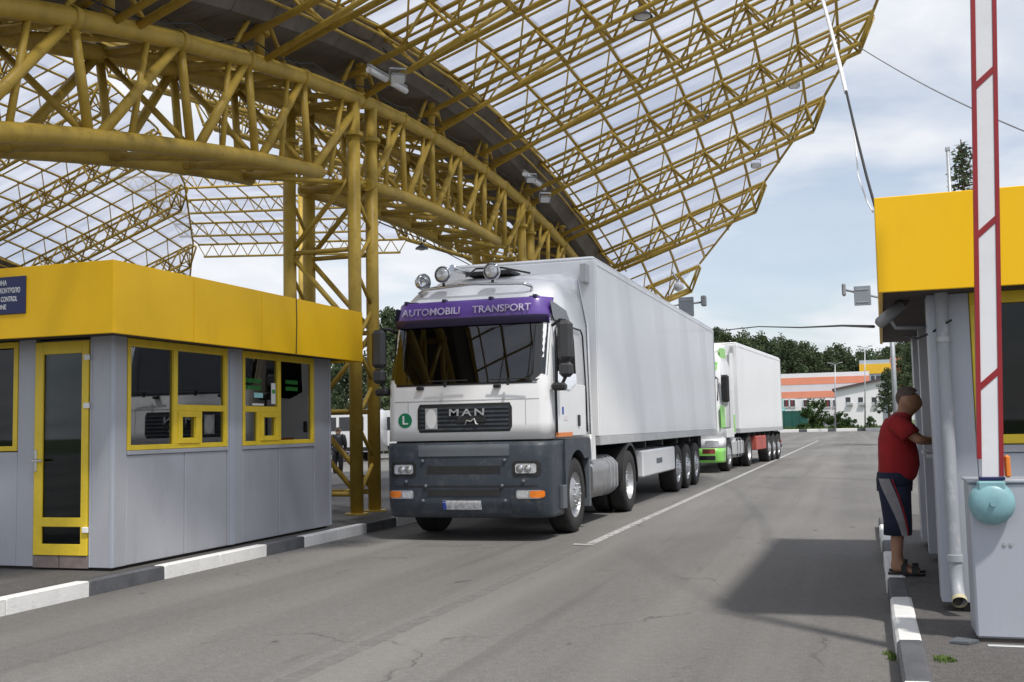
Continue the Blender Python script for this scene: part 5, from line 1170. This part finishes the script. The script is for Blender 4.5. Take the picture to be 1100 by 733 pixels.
# street lamps far off
for px_, top, y, lab in ((897, 392, 150, 'far street lamp in front of the coral building'), (929, 374, 158, 'far twin-armed street lamp by the ochre block')):
    b_ = at_y(px_, 455, y); tp = at_y(px_, top, y); t = thing('street_lamp', lab, 'street lamp', (b_.x, y, .1), 'far street lamps')
    MB().tube((b_.x, y, .1), (tp.x, y, tp.z), .10, 8, .06).build('pole', M['galv'], t)
    for s in (-1, 1):
        MB().tube((tp.x, y, tp.z), (tp.x+s*.7, y, tp.z+.25), .04, 6).build('arm', M['galv'], t); MB().box(tp.x+s*.5, tp.x+s*1.0, y-.12, y+.12, tp.z+.2, tp.z+.32, .03).build('lamp_head', M['lampgrey'], t)

# ------------------------------------------------------------------ far buildings
def fb(px0, py0, px1, py1, y): a = at_y(px0, py0, y); b_ = at_y(px1, py1, y); return a.x, b_.x, b_.z, a.z
yb = 186
B1 = thing('coral_building', 'long coral and white banded building beyond the far kerb', 'building', (-16, yb, 0))
x0, x1 = at_y(700, 430, yb).x, at_y(935, 430, yb).x
def band(nm, m, za, zb, dy=0, xx0=x0, xx1=x1, par=None): return part(nm, m, par or B1, (xx0, xx1, yb-dy, yb+9, za, zb), bev=0)
zv = [at_y(870, q, yb).z for q in (470, 427.5, 420.5, 413, 405.5, 401)]
band('wall', M['offwhite'], 0, zv[1]); band('wall_band', M['coral'], zv[1], zv[2], .06); band('wall_band', M['lilac'], zv[2], zv[3], .03); band('wall_band', M['coral'], zv[3], zv[4], .06); band('parapet', M['offwhite'], zv[4], zv[5], .03)
aq0, aq1 = at_y(780, 430, yb).x, at_y(843, 430, yb).x; band('aqua_wall', M['aqua'], .2, at_y(840, 428.5, yb).z, .10, aq0, aq1)
for c in (845, 851, 866, 889, 898):
    a0, a1, z0_, z1_ = fb(c-3.2, 430, c+3.2, 437, yb-.1)
    w = part('window', M['farglass'], B1, (a0, a1, yb-.12, yb-.02, z0_, z1_), bev=0); part('frame', M['offwhite'], w, (a0-.1, a0, yb-.15, yb-.02, z0_-.1, z1_+.1), (a1, a1+.1, yb-.15, yb-.02, z0_-.1, z1_+.1), (a0, a1, yb-.15, yb-.02, z0_-.12, z0_), (a0, a1, yb-.15, yb-.02, z1_, z1_+.1), bev=0)
    part('shutter', M['farred'], w, (a0+(a1-a0)*.35, a0+(a1-a0)*.62, yb-.16, yb-.125, z0_, z1_), bev=0)
yf_ = 176
fx0, fx1 = at_y(770, 450, yf_).x, at_y(868, 450, yf_).x; zf = at_y(850, 441.5, yf_).z
FN = thing('metal_fence', 'dark green sheet metal fence in front of the coral building', 'fence', (fx0, yf_, .16))
n = 12
for i in range(n): a = fx0+(fx1-fx0)*i/n; part('fence_panel', M['fencegreen'], FN, (a+.02, a+(fx1-fx0)/n-.02, yf_, yf_+.05, .2, zf), bev=0); part('post', M['fencegreen'], FN, (a-.06, a+.06, yf_-.05, yf_+.1, .12, zf+.08), bev=0)
yh = 172
B2 = thing('white_house', 'white single-storey house with sloping dark roof edge beyond the far kerb', 'building', (0, yh, 0))
hx0, hx1 = at_y(898, 430, yh).x, at_y(962, 430, yh).x; zl, zr_ = at_y(898, 419, yh).z, at_y(960, 405, yh).z
b = MB(); pts = [(hx0, 0), (hx1, 0), (hx1, zr_), (hx0, zl)]
b.add([(x, yh, z) for x, z in pts]+[(x, yh+12, z) for x, z in pts], [(0, 1, 2, 3), (7, 6, 5, 4), (0, 4, 5, 1), (1, 5, 6, 2), (2, 6, 7, 3), (3, 7, 4, 0)]).build('wall', M['offwhite'], B2)
b = MB(); pts = [(hx0-.5, zl-.12), (hx1+.4, zr_-.02), (hx1+.4, zr_+.28), (hx0-.5, zl+.18)]
b.add([(x, yh-.5, z) for x, z in pts]+[(x, yh+12.3, z) for x, z in pts], [(0, 1, 2, 3), (7, 6, 5, 4), (0, 4, 5, 1), (1, 5, 6, 2), (2, 6, 7, 3), (3, 7, 4, 0)]).build('roof', M['darkroof'], B2)
for c in (911, 924.5, 939, 952):
    a0, a1, z0_, z1_ = fb(c-2.7, 427, c+2.7, 432.2, yh); w = part('window', M['farglass'], B2, (a0, a1, yh-.03, yh+.02, z0_, z1_), bev=0); part('frame', M['trim'], w, (a0-.08, a1+.08, yh-.05, yh-.031, z0_-.1, z0_), bev=0)
    if c < 945: part('air_conditioner', M['trim'], B2, (a0+.1, a1+.35, yh-.40, yh-.05, z0_-.50, z0_-.12), bev=.03)
a0, a1, z0_, z1_ = fb(948, 433, 957, 453, yh); part('door', M['doorgrey'], B2, (a0, a1, yh-.05, yh-.005, .1, z1_), bev=0)
yk = 200
B3 = thing('ochre_block', 'ochre and blue grey box building with coral end rising over the white house', 'building', (2, yk, 0))
a0, a1, z0_, z1_ = fb(923, 387.5, 957, 404, yk); e1 = at_y(972, 390, yk).x
part('wall', M['bluegrey'], B3, (a0, a1, yk, yk+10, 0, z1_), bev=0); zc0, zc1 = at_y(940, 401.5, yk).z, at_y(940, 391, yk).z
part('cladding', M['yellowr'], B3, (a0-.05, a1, yk-.12, yk-.005, zc0, zc1), bev=0); part('end_wall', M['coral'], B3, (a1+.01, e1, yk-.1, yk+10, 0, z1_+.3), bev=0)
for i in range(6): ww = a0+(a1-a0)*(i+.15)/6; part('window', M['farglass'], B3, (ww, ww+(a1-a0)/6*.7, yk-.06, yk-.004, zc0-1.3, zc0-.35), bev=0)
# white van far left, seen between the columns and the cab
def van(loc, rz, label):
    V = thing('van', label, 'van', (0, 0, 0), 'white vehicles parked far left')
    prof = [(-2.7, .45), (-2.75, .9), (-2.55, 1.15), (-1.9, 1.35), (-1.35, 2.25), (-1.1, 2.42), (2.5, 2.45), (2.68, 2.3), (2.72, .45)]
    MB().loft([[(x, y, z) for x, z in prof] for y in (-.98, .98)]).build('body', M['white'], V)
    for s in (-1, 1):
        for a, c in ((-1.2, -.45), (-.3, .9), (1.05, 2.3)): part('window', M['farglass'], V, (a, c, s*.985-.004, s*.985+.004, 1.45, 2.1), bev=0)
        part('lower_trim', M['black'], V, (-2.5, 2.65, s*.99-.01, s*.99+.01, .5, .68), bev=0)
        for x in (-1.75, 1.7):
            w_ = MB().lathe([(.2, -.12), (.34, -.11), (.35, 0), (.34, .11), (.2, .12)], (x, s*.86, .35), 'y', 20).build('wheel', M['rubber'], V); MB().lathe([(.02, s*.125), (.2, s*.12)], (x, s*.86, .35), 'y', 16).build('rim', M['rim'], w_)
    V.location = loc; V.rotation_euler = (0, 0, rz)
p = at_y(352, 470, 47); van((p.x, 47, 0), .05, 'white van parked beyond the columns, nearer the booth')
p = at_y(420, 470, 50); van((p.x, 50, 0), .0, 'white van parked beyond the columns, beside the lorry cab')

# ------------------------------------------------------------------ trees, bushes, grass tufts
def tree_mesh(kind, seed):
    rnd = random.Random(seed); b = MB(); tr = MB()
    if kind == 'pine':
        H = 1.0; tr.path([(0, 0, 0), (.01, .005, .4), (0, .01, .75), (.005, 0, .97)], [.022, .017, .010, .003], 7)
        for i in range(150):
            u = rnd.random(); z = .30+.70*u; rad_ = (.24*(1-u)**.65+.035)*rnd.uniform(.55, 1.1); a = rnd.uniform(0, 2*pi)
            c = Vector((rad_*cos(a)*rnd.random()**.45, rad_*sin(a)*rnd.random()**.45, z))
            if i % 5 == 0: tr.path([(0, 0, z-.06), tuple(c)], [.006, .002], 4)
            cs = rnd.uniform(.035, .075)
            for q in range(30):
                d = Vector((rnd.gauss(0, 1), rnd.gauss(0, 1), rnd.gauss(0, .55))).normalized()*cs*rnd.random()**.5; s = rnd.uniform(.010, .022); o = c+d
                t1 = Vector((rnd.gauss(0, 1), rnd.gauss(0, 1), rnd.gauss(0, 1))).normalized(); t2 = t1.cross(Vector((rnd.gauss(0, 1), rnd.gauss(0, 1), rnd.gauss(0, 1)))).normalized()
                b.add([o-t1*s, o+t2*s*.55, o+t1*s, o-t2*s*.55], [(0, 1, 2, 3)])
    elif kind == 'spruce':
        tr.path([(0, 0, 0), (0, 0, .5), (0, 0, 1.0)], [.018, .011, .002], 7)
        for i in range(120):
            u = i/120; z = .12+.86*u; R_ = .20*(1-u)**.9+.012; a = i*2.4
            tip = Vector((R_*cos(a), R_*sin(a), z-.02+.03*u)); tr.path([(0, 0, z), tuple(tip)], [.004, .0015], 4)
            for q in range(24):
                t = rnd.random()**.7; o = Vector((0, 0, z)).lerp(tip, t)+Vector((rnd.gauss(0, .010), rnd.gauss(0, .010), rnd.gauss(-.006, .008))); s = rnd.uniform(.006, .013)
                t1 = Vector((rnd.gauss(0, 1), rnd.gauss(0, 1), rnd.gauss(0, .6))).normalized(); t2 = t1.cross(Vector((rnd.gauss(0, 1), rnd.gauss(0, 1), rnd.gauss(0, 1)))).normalized()
                b.add([o-t1*s, o+t2*s*.4, o+t1*s, o-t2*s*.4], [(0, 1, 2, 3)])
    else:
        tr.path([(0, 0, 0), (.03, 0, .5)], [.05, .02], 6)
        for i in range(70):
            a = rnd.uniform(0, 2*pi); z = rnd.uniform(.05, 1.0); R_ = .52*sqrt(max(.05, 1-(z-.4)**2*2.2))*rnd.random()**.4; c = Vector((R_*cos(a), R_*sin(a), z)); cs = rnd.uniform(.08, .17)
            for q in range(34):
                d = Vector((rnd.gauss(0, 1), rnd.gauss(0, 1), rnd.gauss(0, 1))).normalized()*cs*rnd.random()**.5; s = rnd.uniform(.03, .062); o = c+d
                if o.z < .01: continue
                t1 = Vector((rnd.gauss(0, 1), rnd.gauss(0, 1), rnd.gauss(0, 1))).normalized(); t2 = t1.cross(Vector((rnd.gauss(0, 1), rnd.gauss(0, 1), rnd.gauss(0, 1)))).normalized()
                b.add([o-t1*s, o+t2*s*.6, o+t1*s, o-t2*s*.6], [(0, 1, 2, 3)])
    return b.mesh('crown'), tr.mesh('trunk')
LIB = {}
for kd, n_, mm in (('pine', 4, ('pine', 'pine2')), ('spruce', 1, ('spruce',)), ('bush', 2, ('bush',))):
    for i in range(n_):
        c, t_ = tree_mesh(kd, 11+i); c.materials.append(M[mm[i % len(mm)]]); t_.materials.append(M['bark']); LIB[(kd, i)] = (c, t_)
def tree(kd, i, loc, h, wd, label, group, cat='tree'):
    nm = {'pine': 'pine_tree', 'spruce': 'spruce_tree', 'bush': 'bush'}[kd]
    T = thing(nm, label, cat, (0, 0, 0), group); T.location = loc; T.rotation_euler = (0, 0, random.uniform(0, 6.28)); T.scale = (wd, wd, h)
    for nme, me in zip(('crown' if kd != 'bush' else 'foliage', 'trunk' if kd != 'bush' else 'stem'), LIB[(kd, i)]):
        o = bpy.data.objects.new(nme, me); COL.objects.link(o); o.parent = T
GP = 'dark pines behind the far buildings'
ORD = ('first second third fourth fifth sixth seventh eighth ninth tenth eleventh twelfth thirteenth fourteenth fifteenth sixteenth seventeenth eighteenth nineteenth twentieth twenty-first twenty-second twenty-third twenty-fourth twenty-fifth twenty-sixth twenty-seventh').split()
prof = [(744, 366), (757, 360), (770, 357), (779, 362), (789, 366), (799, 361), (809, 368), (818, 364), (828, 369), (838, 366), (847, 370), (856, 374), (864, 371), (872, 376), (880, 383), (890, 379), (899, 373), (907, 377), (915, 386), (925, 381), (934, 379), (943, 381), (952, 377), (961, 374), (972, 366), (984, 360), (996, 352)]
for i, (px_, py_) in enumerate(prof):
    y = 205+(i*7 % 5)*4; tp = at_y(px_, py_, y); tree('pine', i % 4, (tp.x, y, 0), tp.z*1.02, tp.z*random.uniform(.82, 1.05), 'dark pine behind the far buildings, '+ORD[i]+' from the left in the row', GP)
for i, (px_, py_, y) in enumerate(((953, 398, 150), (968, 385, 146), (981, 372, 140))):
    tp = at_y(px_, py_, y); tree('pine', i % 4, (tp.x, y, 0), tp.z*1.02, tp.z*.9, ('young pine just right of the white house', 'mid-green pine beyond the man by the booth corner', 'tallest near pine beyond the booth corner')[i], 'pines beside the white house')
for i, (px_, py_, y) in enumerate(((404, 362, 78), (418, 338, 82), (430, 352, 86), (372, 372, 80), (352, 366, 84), (338, 380, 88), (322, 376, 92), (300, 384, 95))):
    tp = at_y(px_, py_, y); tree('pine', (i+1) % 4, (tp.x, y, 0), tp.z*1.02, tp.z*.95, ('pine left of the lorry cab, middle of three', 'tallest pine just left of the lorry cab', 'pine half hidden by the lorry cab side', 'pine framed between the yellow columns and the booth', 'pine at the booth end behind the columns', 'pine mostly hidden by the booth roof, rightmost of three', 'pine mostly hidden by the booth roof, middle of three', 'pine mostly hidden by the booth roof, leftmost of three')[i], 'pines beyond the columns')
tp = at_y(1032, 150, 62); tree('spruce', 0, (tp.x, 62, 0), tp.z, tp.z*.95, 'spruce whose tip shows above the right booth fascia', None)
for (px_, w_, h_, y, lab) in ((877, 3.6, 4.2, 160, 'large round bush before the white house'), (903, 2.4, 2.4, 158, 'dark low bush at the corner of the white house'), (914, 1.8, 1.6, 157, 'small bush against the white house wall'), (936, 1.2, 1.7, 158, 'small upright shrub under the white house windows'), (863, 2.0, 1.0, 157, 'low spreading bush at the end of the green fence')):
    p = at_y(px_, 455, y); tree('bush', 0 if w_ > 2 else 1, (p.x, y, .14), h_, w_*1.1, lab, None, 'bush')
for (px_, w_, y, lab) in ((372, 2.2, 60, 'leafy bush beyond the columns behind the parked van'), (409, 2.2, 62, 'leafy bush beyond the columns near the lorry cab')):
    p = at_y(px_, 462, y); tree('bush', 1, (p.x, y, 0), 1.6, w_, lab, None, 'bush')
def tufts(name, spots, m):
    b = MB(); rnd = random.Random(4)
    for (x, y, z, r, n, h) in spots:
        for i in range(n):
            a = rnd.uniform(0, 6.28); q = r*rnd.random()**.6; ox, oy = x+q*cos(a), y+q*sin(a); la = rnd.uniform(0, 6.28); hh = h*rnd.uniform(.4, 1.1); w_ = .004+.004*rnd.random(); ln = hh*rnd.uniform(.3, .9)
            dx, dy = cos(la), sin(la)
            b.add([(ox-dy*w_, oy+dx*w_, z), (ox+dy*w_, oy-dx*w_, z), (ox+dx*ln*.5+dy*w_*.7, oy+dy*ln*.5-dx*w_*.7, z+hh*.7), (ox+dx*ln, oy+dy*ln, z+hh), (ox+dx*ln*.5-dy*w_*.7, oy+dy*ln*.5+dx*w_*.7, z+hh*.7)], [(0, 1, 2, 3, 4)])
    return tag(b.build(name, m), None, None, None, 'stuff')
g1 = tufts('grass_tufts', [(.36, 6.38, .13, .06, 70, .028), (.11, 6.98, 0, .04, 50, .04), (.08, 7.12, 0, .03, 25, .03)], M['blade'])
tag(g1, 'small green weeds growing along the right kerb', 'weeds')
def verge_grass():
    b = MB(); rnd = random.Random(9)
    for i in range(2600):
        x = rnd.uniform(-30, 8); y = 153+rnd.random()**1.5*16; h = rnd.uniform(.15, .7); a = rnd.uniform(0, pi); w_ = rnd.uniform(.08, .25); dx, dy = cos(a)*w_, sin(a)*w_
        b.add([(x-dx, y-dy, .14), (x+dx, y+dy, .14), (x+dx*.3, y+dy*.3, .14+h)], [(0, 1, 2)])
    return tag(b.build('verge_grass', M['blade']), 'rough grass on the verge beyond the far kerb', 'grass', None, 'stuff')
verge_grass()
# loose broken paving slab and rusty strip beside the cabinet
o = MB().add([(.42, 6.86, .134), (.52, 6.83, .134), (.585, 6.93, .134), (.47, 7.02, .134), (.42, 6.86, .146), (.52, 6.83, .150), (.585, 6.93, .146), (.47, 7.02, .143)], [(3, 2, 1, 0), (4, 5, 6, 7), (0, 1, 5, 4), (1, 2, 6, 5), (2, 3, 7, 6), (3, 0, 4, 7)]).build('broken_slab', M['bumper_light'])
tag(o, 'broken piece of dark slab lying beside the barrier cabinet', 'slab')
o = MB().box(.62, 1.3, 6.83, 6.87, .128, .136, .003).build('mortar_strip', M['trim']); tag(o, 'pale crumbling mortar strip at the foot of the barrier cabinet', 'mortar')
